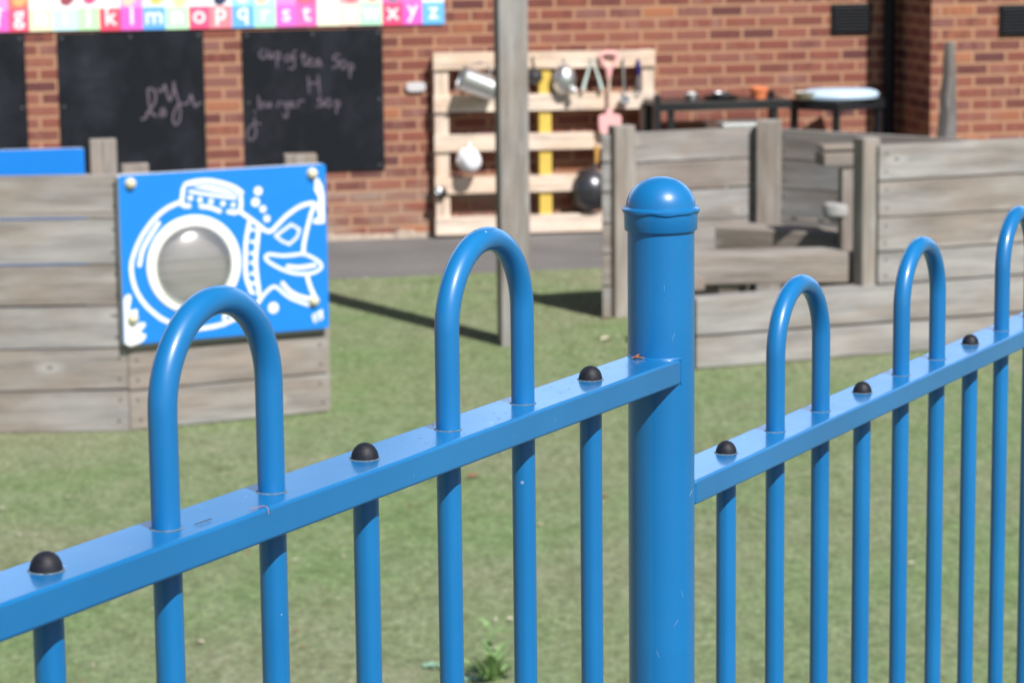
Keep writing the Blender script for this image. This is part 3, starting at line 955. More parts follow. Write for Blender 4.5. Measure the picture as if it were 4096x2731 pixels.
# white jug
t = wthing("white_jug", "small white jug hanging below the pallet's middle slat", "jug", 0.617, -0.20, 0.486, UT)
m = MB()
m.lathe([(0.0, 0.072), (0.03, 0.074), (0.052, 0.062), (0.066, 0.03), (0.075, -0.02), (0.077, -0.05), (0.073, -0.05), (0.06, 0.03), (0, 0.065)], (0, 0.0, 0), 32, axis=(0.12, -1, -0.18))
m.obj("body", WHITEPL, t)
m = MB(); m.tube(smooth_line([(-0.008, 0.02, 0.06), (-0.008, -0.01, 0.085), (0.0, 0.02, 0.105), (0.006, 0.06, 0.1), (0.006, 0.07, 0.08)], 5), 0.0095, 10); m.obj("handle", WHITEPL, t)
m = MB(); m.tube([(-0.055, -0.0, 0.012), (-0.083, 0.008, 0.0)], [0.016, 0.007], 12); m.obj("spout", WHITEPL, t)
# wok
t = wthing("steel_wok", "dark steel wok hanging by a varnished wooden handle", "wok", 1.40, -0.16, 0.27, UT)
m = MB()
m.lathe([(0.0, 0.075), (0.045, 0.07), (0.082, 0.052), (0.113, 0.02), (0.134, -0.012), (0.137, -0.014), (0.132, -0.016), (0.108, 0.012), (0.077, 0.044), (0, 0.067)], (0.0, 0.02, 0), 48, axis=(-0.40, -0.91, 0.06))
m.obj("pan", WOKSTEEL, t)
m = MB(); m.tube([(0.04, 0.02, 0.14), (0.046, 0.0, 0.175)], [0.012, 0.009], 12); m.obj("ferrule", DULLSTEEL, t)
m = MB(); m.tube([(0.046, 0.0, 0.172), (0.048, 0.0, 0.20), (0.05, 0.0, 0.285)], [0.011, 0.014, 0.017], 14); m.obj("handle", OCHRE, t)
# small round knob
t = wthing("round_knob", "small black knob with a steel ring on the pallet's lower left", "knob", 0.43, -0.12, 0.287)
m = MB(); m.lathe([(0.036, 0), (0.036, 0.012), (0.026, 0.02), (0, 0.02)], (0.012, 0, -0.004), 24, axis=(0, -1, 0)); m.obj("base", BLACKMETAL, t)
m = MB(); m.lathe([(0.022, 0.018), (0.022, 0.03), (0.016, 0.032), (0.014, 0.026), (0, 0.026)], (-0.004, 0, 0.002), 24, axis=(-0.25, -1, 0.2)); m.obj("ring", STEEL, t)

# ------------------------------------------------------------------ black tables with things on them
def leg(t, x, y, z1, w_=0.038):
    m = MB(); m.box(x - w_ / 2, x + w_ / 2, y - w_ / 2, y + w_ / 2, 0, z1); m.obj("leg", BLACKMETAL, t, bevel=0.003)
t = wthing("black_table", "long black metal table against the brick wall, holding pots", "table", 2.20, -0.5, 0)
m = MB(); m.box(-0.44, 0.44, 0.0, 0.36, 0.815, 0.842); m.obj("tabletop", BLACKMETAL, t, bevel=0.003)
m = MB(); m.box(-0.44, 0.44, -0.004, 0.02, 0.785, 0.814); m.box(-0.44, 0.44, 0.34, 0.362, 0.785, 0.814); m.obj("apron", BLACKMETAL, t)
leg(t, -0.345, 0.03, 0.90 - 0.085); leg(t, 0.335, 0.03, 0.815); leg(t, -0.41, 0.33, 0.815); leg(t, 0.41, 0.33, 0.815)
m = MB(); m.box(-0.465, -0.425, -0.03, 0.01, 0, 0.895); m.obj("corner_post", BLACKMETAL, t, bevel=0.004)
TB = "things standing on the black tables"
t = wthing("steel_dish", "small shiny steel dish at the left of the long black table", "dish", 2.01, -0.40, 0.842, TB)
m = MB(); m.lathe([(0, 0.0), (0.03, 0.0), (0.043, 0.02), (0.048, 0.046), (0.044, 0.046), (0.036, 0.02), (0, 0.008)], n=28); m.obj("dish", STEEL, t)
m = MB(); m.lathe([(0, 0.056), (0.02, 0.052), (0.043, 0.04), (0.043, 0.037), (0, 0.037)], n=28); m.obj("lid", WHITEPL, t)
t = wthing("black_tray", "flat black tray carrying a silver dish on the long black table", "tray", 2.215, -0.36, 0.842, TB)
m = MB(); m.lathe([(0, 0), (0.085, 0), (0.112, 0.018), (0.117, 0.02), (0.117, 0.024), (0.105, 0.022), (0.08, 0.006), (0, 0.006)], n=36); m.obj("tray", BLACKMETAL, t)
m = MB(); m.lathe([(0, 0.007), (0.045, 0.007), (0.058, 0.03), (0.066, 0.045), (0.062, 0.045), (0.05, 0.026), (0, 0.014)], n=30); m.obj("dish", DULLSTEEL, t)
t = wthing("orange_pot", "orange plastic flower pot on the long black table", "plant pot", 2.46, -0.38, 0.842, TB)
m = MB(); m.lathe([(0, 0), (0.042, 0), (0.054, 0.052), (0.060, 0.052), (0.061, 0.074), (0.056, 0.074), (0.05, 0.05), (0.04, 0.006), (0, 0.006)], n=32); m.obj("pot", ORANGEPL, t)
t = wthing("black_beaker", "small black beaker right beside the orange pot", "beaker", 2.555, -0.34, 0.842, TB)
m = MB(); m.lathe([(0, 0), (0.018, 0), (0.022, 0.045), (0.019, 0.045), (0.016, 0.004), (0, 0.004)], n=20); m.obj("beaker", BLACKMETAL, t)

t = thing("black_side_table", "smaller black metal table turned corner-on beside the downpipe", "table", W(2.965, -0.42, 0), WA + R(33))
m = MB(); m.box(-0.24, 0.24, -0.2, 0.2, 0.805, 0.832); m.obj("tabletop", BLACKMETAL, t, bevel=0.003)
m = MB()
m.box(-0.24, 0.24, -0.205, -0.185, 0.772, 0.8045); m.box(-0.24, 0.24, 0.185, 0.205, 0.772, 0.8045)
m.box(-0.245, -0.225, -0.184, 0.184, 0.772, 0.8045); m.box(0.225, 0.245, -0.184, 0.184, 0.772, 0.8045)
m.obj("apron", BLACKMETAL, t)
for sx in (-1, 1):
    for sy in (-1, 1):
        leg(t, sx * 0.215, sy * 0.17, 0.80)
t = thing("white_tray", "big pale oval plastic tray lying on the corner-on black table", "tray", W(2.975, -0.44, 0.832), WA, TB)
m = MB(); m.lathe([(0, 0.066), (0.12, 0.066), (0.2, 0.061), (0.248, 0.046), (0.262, 0.028), (0.256, 0.008), (0.22, 0.0), (0, 0.0)], n=48)
o = m.obj("tray", WHITETRAY, t); o.scale = (1, 0.72, 1)
t = thing("cream_plates", "stack of cream plates poking out under the pale tray's left end", "plates", W(2.755, -0.47, 0.832), WA, TB)
m = MB()
for k in range(4):
    m.lathe([(0, 0.001), (0.05, 0.001), (0.088, 0.012), (0.09, 0.014), (0.05, 0.006), (0, 0.006)], (0, 0, k * 0.0125 + 0.001), 30)
m.obj("plate", CREAMPL, t)

# play cooker behind the den
t = wthing("play_cooker", "low silver-edged play cooker in front of the long black table", "play cooker", 2.275, -0.78, 0)
m = MB(); m.box(-0.16, 0.16, 0, 0.24, 0.02, 0.70); m.obj("cabinet", SILVER, t, bevel=0.004)
m = MB(); m.box(-0.172, 0.172, -0.012, 0.25, 0.7005, 0.722); m.obj("worktop", SILVER, t, bevel=0.004)
m = MB(); m.box(-0.135, 0.135, -0.01, 0.0, 0.30, 0.685); m.obj("door", GLASSDARK, t, bevel=0.002)
m = MB(); m.box(-0.262, -0.175, 0.05, 0.22, 0.0, 0.728); m.obj("side_panel", BROWNPL, t)

# ================================================================== timber pole and stake
t = thing("timber_pole", "tall square weathered timber pole standing alone on the turf", "pole", (0.0106, 13.19, 0), R(9))
m = MB()
h = 0.072
m.hexa([(-h, -h, -0.05), (h, -h, -0.05), (h, h, -0.05), (-h, h, -0.05), (-h, -h, 2.6), (h, -h, 2.6), (h, h, 2.6), (-h, h, 2.6)], 0, 0, 2)
m.obj("shaft", wood("pole_timber", (0.275, 0.262, 0.252), (0.225, 0.19, 0.165), warm=0.6), t, bevel=0.008, segs=3)

t = thing("timber_stake", "thin dark tapering timber stake behind the den's back boards", "stake", (2.175, 13.68, 0))
m = MB()
pp = [(-0.004, 0, -0.02), (-0.002, 0, 0.5), (0.0, 0, 0.93), (0.006, 0, 1.06), (0.004, 0, 1.16), (0.010, 0, 1.24), (0.008, 0, 1.33), (0.011, 0, 1.375), (0.009, 0.004, 1.41)]
m.tube(pp, [0.052, 0.050, 0.050, 0.044, 0.041, 0.034, 0.031, 0.029, 0.020], 7)
m.obj("shaft", wood("stake_timber", (0.17, 0.165, 0.165), (0.13, 0.11, 0.10), warm=0.4), t)

# ================================================================== left timber planter and its play panels
PR = Vector((-1.576, 11.12, 0))
pln = thing("timber_planter", "weathered grey board planter standing on the turf behind the fence's left half", "planter", PR)
def boards(parent, p0, p1, zs, th, uo, mat=WOOD, gap=0.009, nails=True, name="board"):
    a, b = Vector((p0[0], p0[1], 0)), Vector((p1[0], p1[1], 0))
    d = (b - a).normalized()
    n = Vector((d.y, -d.x, 0))
    for k in range(len(zs) - 1):
        m = MB()
        jz = rng.uniform(-0.0015, 0.0015)
        m.plank(p0, p1, zs[k] + gap / 2 + jz, zs[k + 1] - gap / 2 + jz, th, 0, uo)
        if nails:
            for e, s_ in ((a, 1), (b, -1)):
                for f in (0.25, 0.75):
                    c = e + d * s_ * (0.038 + rng.uniform(-.006, .006)) + Vector((0, 0, zs[k] + (zs[k + 1] - zs[k]) * f))
                    m.disc(c + n * 0.0002, 0.006, n, 10, 1, th=0.0006)
        o = m.obj(name, [mat, NAILDARK], parent, bevel=0.004, segs=2, loc=-Vector(parent.location))
def post(parent, x, y, z0, z1, w_, d_, ang, mat=WOODPOST, bev=0.006, name="post"):
    m = MB()
    ca, sa = math.cos(ang), math.sin(ang)
    c = [(x + px * ca - py * sa, y + px * sa + py * ca) for px, py in ((-w_ / 2, -d_ / 2), (w_ / 2, -d_ / 2), (w_ / 2, d_ / 2), (-w_ / 2, d_ / 2))]
    m.hexa([(a, b, z0) for a, b in c] + [(a, b, z1) for a, b in c], 0, 0, 2)
    return m.obj(name, mat, parent, bevel=bev, segs=3, loc=-Vector(parent.location))

zl = [0.0, 0.175, 0.348, 0.524, 0.694, 0.883, 1.063]
q = PR.to_2d()
ca, sa = math.cos(R(25.4)), math.sin(R(25.4))
boards(pln, (-2.75, 11.08), (q.x - 0.002, q.y), zl, 0.045, 0.3)
boards(pln, (q.x + 0.002, q.y), (q.x + 0.885 * ca, q.y + 0.885 * sa), [0.0, 0.168, 0.333, 0.51, 0.69, 0.87, 1.04], 0.045, 4.1)
boards(pln, (q.x + 0.885 * ca, q.y + 0.885 * sa + 0.05), (-0.92, 12.17), [0.0, 0.17, 0.34, 0.51, 0.69, 0.86, 0.99], 0.045, 6.1, nails=False)
boards(pln, (-0.94, 12.23), (-1.72, 12.10), [0.0, 0.17, 0.34, 0.51, 0.69, 0.86, 0.97], 0.045, 8.1, nails=False)
boards(pln, (-1.85, 12.10), (-2.75, 12.0), [0.0, 0.17, 0.34, 0.51, 0.69, 0.86, 0.97], 0.045, 9.1, nails=False)
post(pln, -1.793, 12.10, 0, 1.117, 0.118, 0.09, R(10))
post(pln, -1.66, 12.13, 0, 1.004, 0.12, 0.07, R(10))
post(pln, -0.938, 12.26, 0, 1.027, 0.145, 0.09, R(10))

def rounded_rect(x0, x1, z0, z1, r, k=5):
    out = []
    for cx, cz, a0 in ((x1 - r, z0 + r, -90), (x1 - r, z1 - r, 0), (x0 + r, z1 - r, 90), (x0 + r, z0 + r, 180)):
        for i in range(k + 1):
            a = R(a0 + 90 * i / k)
            out.append((cx + r * math.cos(a), cz + r * math.sin(a)))
    return out

pan = thing("submarine_playboard", "bright blue play panel with a white submarine drawing and clear round porthole", "play panel", PR + Vector((0.0095, 0.0045, 0)), R(25.4))
FY, BY = -0.040, -0.004
X0, X1, Z0, Z1 = -0.037, 0.862, 0.367, 1.061
rc = (0.272, 0.677)
rect = rounded_rect(X0, X1, Z0, Z1, 0.014)
def ray_rect(a):
    dx, dz = math.cos(a), math.sin(a)
    best = None
    for i in range(len(rect)):
        (xa, za), (xb, zb) = rect[i], rect[(i + 1) % len(rect)]
        ex, ez = xb - xa, zb - za
        den = dx * ez - dz * ex
        if abs(den) < 1e-12:
            continue
        t_ = ((xa - rc[0]) * ez - (za - rc[1]) * ex) / den
        s_ = ((xa - rc[0]) * dz - (za - rc[1]) * dx) / den
        if t_ > 0 and -1e-6 <= s_ <= 1 + 1e-6:
            best = t_ if best is None else min(best, t_)
    return (rc[0] + dx * best, rc[1] + dz * best)
angs = sorted(set([2 * math.pi * k / 72 for k in range(72)] + [math.atan2(z - rc[1], x - rc[0]) % (2 * math.pi) for x, z in rect]))
m = MB()
RI = 0.185
for k in range(len(angs)):
    a, b = angs[k], angs[(k + 1) % len(angs)]
    ia, ib = (rc[0] + RI * math.cos(a), rc[1] + RI * math.sin(a)), (rc[0] + RI * math.cos(b), rc[1] + RI * math.sin(b))
    oa, ob = ray_rect(a), ray_rect(b)
    m.face([(ia[0], FY, ia[1]), (oa[0], FY, oa[1]), (ob[0], FY, ob[1]), (ib[0], FY, ib[1])], None, 0)
    m.face([(ib[0], BY, ib[1]), (ob[0], BY, ob[1]), (oa[0], BY, oa[1]), (ia[0], BY, ia[1])], None, 0)
    m.face([(ia[0], FY, ia[1]), (ib[0], FY, ib[1]), (ib[0], BY, ib[1]), (ia[0], BY, ia[1])], None, 0)
    e = 0.0025
    m.face([(oa[0], FY, oa[1]), (oa[0], BY, oa[1]), (ob[0], BY, ob[1]), (ob[0], FY, ob[1])], None, 1)
m.obj("panel_board", [PANELBLUE, PANELEDGE], pan)
m = MB()
m.lathe([(0.162, 0.002), (0.164, 0.006), (0.201, 0.006), (0.204, 0.003), (0.204, 0.0), (0.162, 0.0), (0.162, 0.002)], (rc[0], FY, rc[1]), 72, axis=(0, -1, 0))
ring = m.obj("porthole_ring", RINGWHITE, pan)
for k in range(6):
    a = R(100 + 60 * k)
    m = MB(); m.lathe([(0, 0.0085), (0.005, 0.0078), (0.007, 0.0062), (0.007, 0.0055)], (rc[0] + 0.182 * math.cos(a), FY, rc[1] + 0.182 * math.sin(a)), 12, axis=(0, -1, 0))
    m.obj("screw", DULLSTEEL, ring)
m = MB()
prof = [(0.165 * math.sin(R(a)), 0.002 + 0.07 * math.cos(R(a))) for a in range(0, 91, 6)]
m.lathe(prof, (rc[0], FY, rc[1]), 64, axis=(0, -1, 0))
m.obj("clear_dome", CLEAR, pan)
m = MB()
yy = FY - 0.001
for i, s_ in enumerate(SUB_STROKES):
    m.ribbon(smooth_line(s_, 7), 0.0175 if i not in (4, 8, 11) else 0.0135, yy - 0.00004 * i, th=0.0009)
for s_ in SUB_RUNGS:
    m.ribbon(s_, 0.012, yy, th=0.0009)
for k in range(len(SUB_PATCH) - 1):
    (xa, za), (xb, zb) = SUB_PATCH[k], SUB_PATCH[k + 1]
    nd = 4
    for j in range(nd):
        f0, f1 = j / nd, (j + 0.72) / nd
        m.ribbon([(xa + (xb - xa) * f0, za + (zb - za) * f0), (xa + (xb - xa) * f1, za + (zb - za) * f1)], 0.012, yy - 0.0001 * (j % 2), th=0.0009)
for x, z, r in SUB_DOTS:
    m.disc((x, FY, z), r * 0.92, (0, -1, 0), 20, 0, th=0.0012)
m.poly(smooth_line(SUB_HATCH, 4, True), lambda x, y, z: (x, y, z), FY - 0.0016, FY)
m.poly(smooth_line(WEED_L, 2, True), lambda x, y, z: (max(x, X0 + 0.004), y, z), FY - 0.0012, FY)
m.poly(WEED_R, lambda x, y, z: (x, y, z), FY - 0.0012, FY)
m.poly(LOGO, lambda x, y, z: (x, y, z), FY - 0.0012, FY)
m.obj("submarine_drawing", PANELWHITE, pan)
m = MB()
m.ribbon(smooth_line(SUB_HATCHLINE, 6), 0.0075, FY - 0.0020, th=0.0003)
m.obj("blue_outline", PANELBLUE, pan)
m = MB()
lc = ((LOGO[0][0] + LOGO[2][0]) / 2, (LOGO[0][1] + LOGO[2][1]) / 2)
for dx_, dz_ in ((-0.009, 0.002), (0.004, 0.010), (0.010, -0.005), (-0.003, -0.012)):
    m.disc((lc[0] + dx_, FY - 0.0012, lc[1] + dz_), 0.0062, (0, -1, 0), 10, 0, th=0.0005)
m.obj("maker_mark", PANELBLUE, pan)
for x, z in BOLTS:
    m = MB(); m.lathe([(0, 0.026), (0.010, 0.0245), (0.018, 0.018), (0.0225, 0.008), (0.0235, 0.0)], (x + 0.004, FY, z), 24, axis=(0, -1, 0))
    m.obj("bolt_cap", CREAMBOLT, pan)

pan2 = thing("blue_playboard", "second blue play panel, its top showing above the planter at the left edge", "play panel", (-1.856, 12.0, 0), R(10))
m = MB(); m.poly(rounded_rect(-0.92, -0.005, 0.42, 1.088, 0.012), lambda x, y, z: (x, y, z), 0.0, 0.024)
for k in range(2, len(m.mi)):
    m.mi[k] = 1
m.mi[1:] = [1] * (len(m.mi) - 1)
m.face([(x, 0.024, z) for x, z in reversed(rounded_rect(-0.92, -0.005, 0.42, 1.088, 0.012))], None, 0)
m.obj("panel_board", [PANELBLUE, PANELEDGE], pan2)
for x, z in ((-0.06, 0.5), (-0.86, 0.5)):
    m = MB(); m.lathe([(0, 0.026), (0.010, 0.0245), (0.018, 0.018), (0.0235, 0.0)], (x, 0, z), 20, axis=(0, -1, 0)); m.obj("bolt_cap", CREAMBOLT, pan2)

# ================================================================== timber den on the right
DR = Vector((0.844, 12.423, 0))
den = thing("timber_den", "weathered board den with posts, benches and an open front behind the fence's right half", "den", DR)
fa = R(20.9)
fd = Vector((math.cos(fa), math.sin(fa)))
fn = Vector((-math.sin(fa), math.cos(fa)))
def F(s_, b=0.0):
    p = Vector((DR.x, DR.y)) + fd * s_ + fn * b
    return (p.x, p.y)
boards(den, F(0), F(2.06), [0.0, 0.152, 0.332], 0.10, 0.0, nails=False)
boards(den, F(0.938, 0.004), F(2.06, 0.004), [0.334, 0.488, 0.65, 0.822, 0.99], 0.05, 3.3)
# left boards seen end on, back boards A and B
boards(den, (0.511, 13.945), (0.515, 13.94 + 0.11), [0.0, 0.165, 0.335, 0.49, 0.65, 0.80, 0.945], 0.045, 1.7, nails=False)
boards(den, (0.60, 14.02), (1.33, 14.30), [0.0, 0.16, 0.32, 0.478, 0.64, 0.79, 0.95], 0.045, 5.5)
boards(den, (1.385, 14.212), (2.74, 13.115), [0.0, 0.16, 0.32, 0.478, 0.635, 0.786, 0.945], 0.045, 7.7)
post(den, 0.572, 14.03, 0, 0.985, 0.118, 0.09, R(21))
post(den, 1.345, 14.25, 0, 0.985, 0.128, 0.10, R(-6))
post(den, *F(0.910, 0.075), 0.0, 1.02, 0.092, 0.10, fa, WOODDARK)
post(den, 1.662, 13.40, 0, 0.815, 0.098, 0.098, R(5), WOODDARK)
post(den, *F(2.08, 0.07), 0, 1.0, 0.10, 0.10, fa)
# stepped rails on the middle post
def beam(x0, y0, x1, y1, z0, z1, th, mat=WOODPOST, name="beam", bev=0.006):
    m = MB(); m.plank((x0, y0), (x1, y1), z0, z1, th, 0, rng.uniform(0, 9))
    return m.obj(name, mat, den, bevel=bev, segs=2, loc=-DR)
beam(1.528, 13.33, 1.75, 13.37, 0.832, 0.893, 0.16, name="rail")
beam(1.530, 13.39, 1.75, 13.43, 0.905, 0.928, 0.12, name="rail")
# benches
beam(0.80, 12.74, 1.585, 12.79, 0.342, 0.482, 0.24, name="bench_beam", bev=0.008)
beam(1.035, 13.86, 1.605, 13.485, 0.370, 0.482, 0.23, WOODDARK, name="bench_beam", bev=0.008)
beam(0.79, 12.60, 0.90, 12.635, 0.334, 0.395, 0.12, name="packing_block")
beam(1.06, 13.95, 1.16, 13.885, 0.0, 0.368, 0.1, WOODDARK, name="bench_support")
beam(1.47, 13.69, 1.57, 13.625, 0.0, 0.368, 0.1, WOODDARK, name="bench_support")
beam(1.45, 12.83, 1.55, 12.84, 0.0, 0.36, 0.14, WOODDARK, name="bench_support")
beam(0.87, 12.79, 0.97, 12.80, 0.0, 0.36, 0.14, WOODDARK, name="bench_support")
# rounded ledge fixed to the middle post
m = MB(); m.lathe([(0, 0.652), (0.05, 0.650), (0.066, 0.642), (0.071, 0.625), (0.069, 0.59), (0.05, 0.57), (0, 0.566)], (1.60, 13.40, 0), 28)
m.obj("round_knob", plain("worn_grey_plastic", (0.34, 0.335, 0.33), 0.7, var=0.15), den, loc=-DR)

# ================================================================== blue bow-top fence (local x along the fence, -y towards us)
FB = 0.75
FO = Vector((-0.2361, 1.3497, FB))
fence = thing("metal_fence", "glossy blue bow-top metal railing running across the foreground", "fence", FO, R(90) - 0.4669)
S, BR = 0.108, 0.008
def bx(i):
    return i * S if i < 7 else 0.9031 + (i - 7) * S
def rz(x):
    return (2.2 - 0.3381 - 0.0151 * x - FB) if x < 0.78 else (2.2 - 0.4498 - 0.0179 * (x - 0.9031) - FB)
RW, RH = 0.0437, 0.0191
def rail(x0, x1, zoff, name):
    m = MB()
    a = [(x0, -RW / 2), (x1, -RW / 2), (x1, RW / 2), (x0, RW / 2)]
    f = lambda x: rz(0.5 if x1 < 0.85 else 1.0) + (x - (0.5 if x1 < 0.85 else 1.0)) * (-0.0151 if x1 < 0.85 else -0.0179)
    m.hexa([(x, y, f(x) - RH + zoff) for x, y in a] + [(x, y, f(x) + zoff) for x, y in a])
    return m.obj(name, BLUE, fence, bevel=0.0022, segs=4)
FBAR0, FBAR1 = -9, 18
XL, XR = bx(FBAR0) - 0.06, bx(FBAR1) + 0.06
rl_ = rail(XL, 0.7736, 0, "top_rail"); rail(XL, 0.7736, -1.02, "bottom_rail")
rr_ = rail(0.7908, XR, 0, "top_rail"); rail(0.7908, XR, -0.93, "bottom_rail")
m = MB(); zz = rz(0.79)
m.box(0.786, 0.7915, -0.0200, 0.0200, zz - RH + 0.0012, zz - 0.0010)
m.tube([(0.7895, -0.0208, zz - RH + 0.002), (0.7893, -0.0212, zz - 0.012), (0.7896, -0.0208, zz - 0.007), (0.7894, -0.0212, zz - 0.002)], 0.0014, 8)
m.obj("end_plate", BLUE, rr_)
def scuffs(rail_obj, spots):
    """paint scraped and weathered pale on the rail top, as thin slivers on its surface"""
    r9 = random.Random(31)
    m = MB()
    for xc, n_ in spots:
        for k in range(n_):
            x, y = xc + r9.gauss(0, 0.022), r9.uniform(-RW * 0.44, RW * 0.40)
            L, wd = abs(r9.gauss(0, 0.0022)) + 0.0005, r9.uniform(0.00015, 0.0005)
            a = r9.gauss(0.15, 0.35)
            z = rz(x) + 0.00015
            dx_, dy_ = L * math.cos(a), L * math.sin(a)
            nx_, ny_ = -math.sin(a) * wd, math.cos(a) * wd
            P6 = [(-dx_, -dy_), (-dx_ * .3 + nx_, -dy_ * .3 + ny_), (dx_ * .5 + nx_ * .7, dy_ * .5 + ny_ * .7), (dx_, dy_), (dx_ * .3 - nx_, dy_ * .3 - ny_), (-dx_ * .5 - nx_ * .6, -dy_ * .5 - ny_ * .6)]
            m.face([(x + p, min(RW * .46, max(-RW * .46, y + q)), z) for p, q in P6[::-1]])
    m.obj("scuffs", SCUFF, rail_obj)
scuffs(rl_, [(0.385, 26), (0.49, 18), (0.60, 7), (0.20, 5), (0.03, 4), (0.71, 6)])
scuffs(rr_, [(1.0, 5), (1.14, 4), (1.25, 4), (1.5, 6)])
m = MB()
ys_ = [-0.0215 + 0.043 * k / 14 for k in range(15)]
m.tube([(0.7736 - math.sqrt(0.0251 ** 2 - y * y) - 0.0002, y, rz(0.755) + 0.0002 + 0.0002 * math.sin(k * 2.1)) for k, y in enumerate(ys_)], 0.0009, 8)
ex_ = 0.7736 - math.sqrt(0.0251 ** 2 - 0.0218 ** 2)
m.tube([(ex_ - 0.0002, -0.0219, rz(0.76) - RH * f) for f in (0.02, 0.3, 0.6, 0.98)], 0.0008, 8)
m.obj("weld_bead", BLUE, rl_)
def grime_ring(m, x, z, r):
    m.lathe([(r + 0.0011, 0.0002), (r + 0.0005, 0.0005), (r - 0.001, 0.0007)], (x, 0, z), 32, 1)
for i in range(FBAR0, FBAR1 + 1):
    k = i % 3 if i < 7 else (i - 7) % 3
    x = bx(i)
    zt, zb = rz(x), (-0.02 if i < 7 else -0.02)
    if k == 0:
        m = MB(); m.tube([(x, 0, zt - 0.004), (x, 0, zt - 0.3), (x, 0, zb + 0.02)], BR, 32)
        bar = m.obj("bar", BLUE, fence)
        m = MB()
        r = 0.0085
        m.lathe([(0, 0.0098), (0.0022, 0.0096), (0.0044, 0.0086), (0.0062, 0.0070), (0.0076, 0.0047), (0.0084, 0.0020), (r, 0.0), (r, -0.001)], (x, 0, zt + 0.0002), 32)
        grime_ring(m, x, zt, r)
        m.obj("bar_cap", [RUBBER, GRIME], bar)
    elif k == 1 and i + 1 <= FBAR1:
        x2 = bx(i + 1)
        xm, zc = (x + x2) / 2, rz((x + x2) / 2) + 0.0635
        path = [(x, 0, zb + 0.02), (x, 0, zt - 0.3), (x, 0, zt), (x, 0, zt + 0.03)]
        hw = (x2 - x) / 2
        path += [(xm - hw * math.cos(R(a)), 0, zc + hw * math.sin(R(a))) for a in range(0, 181, 6)]
        z2 = rz(x2)
        path += [(x2, 0, z2 + 0.03), (x2, 0, z2), (x2, 0, z2 - 0.3), (x2, 0, zb + 0.02)]
        m = MB(); m.tube(path, BR, 32)
        grime_ring(m, x, zt, BR); grime_ring(m, x2, z2, BR)
        m.obj("bow_bar", [BLUE, GRIME], fence)
# posts and caps
def add_post(PX, ztop, scratches):
    m = MB()
    m.lathe([(0.0251, -0.05), (0.0251, 0.3), (0.0251, 0.7), (0.0251, 1.0), (0.0251, ztop + 0.0038), (0.0235, ztop + 0.0053), (0, ztop + 0.0053)], (PX, 0, 0), 64)
    r8 = random.Random(21)
    for k in range(26 if scratches else 0):
        a0, zc_ = r8.uniform(-2.9, -0.5), r8.uniform(0.7, 1.18)
        da, dz_ = r8.uniform(-0.22, 0.22), r8.uniform(-0.007, 0.007)
        cv = r8.uniform(-0.1, 0.1)
        m.tube([(PX + 0.0251 * math.cos(a0 + da * f + cv * f * f), 0.0251 * math.sin(a0 + da * f + cv * f * f), zc_ + dz_ * f) for f in (0, .2, .4, .6, .8, 1)],
               [0.00004, 0.00012, 0.00015, 0.00013, 0.0001, 0.00003], 5, 1)
    pst = m.obj("post", [BLUE, SCUFF], fence)
    m = MB()
    z0 = ztop
    m.lathe([(0.0252, z0 + 0.0002), (0.0268, z0 - 0.0002), (0.0273, z0 + 0.0006), (0.0276, z0 + 0.011), (0.0277, z0 + 0.0128), (0.0280, z0 + 0.0131), (0.02875, z0 + 0.0136), (0.0291, z0 + 0.0149), (0.0289, z0 + 0.0162),
             (0.0281, z0 + 0.0169), (0.0268, z0 + 0.0171), (0.0261, z0 + 0.0176)] + [(0.0260 * math.cos(R(a)), z0 + 0.0172 + 0.0225 * math.sin(R(a))) for a in range(4, 91, 5)], (PX, 0, 0), 72)
    for i, (x, y, z) in enumerate(m.v):
        rr = math.hypot(x - PX, y)
        if rr > 0.0279:
            th_ = math.atan2(y, x - PX)
            wv_ = math.sin(5 * th_ + 1) + 0.6 * math.sin(9 * th_)
            m.v[i] = (x, y, z - (0.0006 * wv_ if z < z0 + 0.0152 else 0.00012 * wv_))
    m.obj("post_cap", BLUE, pst)
add_post(0.7736, 1.9452 - FB, True)
add_post(XR, 1.9452 - FB - 0.12, False)
add_post(XL, 1.9452 - FB + 0.02, False)

# ------------------------------------------------------------------ small debris caught on the fence
def fence_pt(x, y, z):
    return fence.matrix_world @ Vector((x, y, z))
bpy.context.view_layer.update()
t = thing("dried_leaf", "tiny curled brown leaf scrap on the blue rail against the post", "dead leaf", fence_pt(0.747, 0.008, rz(0.747)), R(40))
m = MB()
m.tube([(-0.004, 0.002, 0.0012), (-0.001, 0.0, 0.0016), (0.004, 0.001, 0.003), (0.0085, 0.002, 0.0048)], [0.0004, 0.0012, 0.0011, 0.0003], 6, flat=0.4)
m.tube([(-0.001, 0.0, 0.0014), (-0.004, -0.003, 0.0024), (-0.006, -0.004, 0.0036)], [0.0008, 0.0007, 0.0003], 6, flat=0.5)
m.tube([(0.0, 0.0, 0.0014), (0.003, -0.004, 0.001), (0.006, -0.005, 0.0008)], [0.0007, 0.0006, 0.0003], 6, flat=0.5)
m.obj("leaf_scrap", DEADLEAF, t)
t = thing("plant_fibre", "dark curly plant fibre on the rail at the nearest bow's left foot", "plant fibre", fence_pt(0.128, -0.011, rz(0.128)), R(63))
m = MB(); m.tube(smooth_line([(-0.006, 0.002, 0.0006), (-0.002, 0.0, 0.0011), (0.0, 0.0015, 0.0008), (0.003, -0.0008, 0.0012), (0.0055, 0.001, 0.0007), (0.008, 0.0, 0.0008)], 5), 0.00022, 6); m.obj("fibre", plain("dark_fibre", (0.05, 0.04, 0.03), 0.8), t)
t = thing("plant_fibre", "thin reddish fibre bent over the rail edge between the nearest bow's feet", "plant fibre", fence_pt(0.172, -0.019, rz(0.172)), R(63))
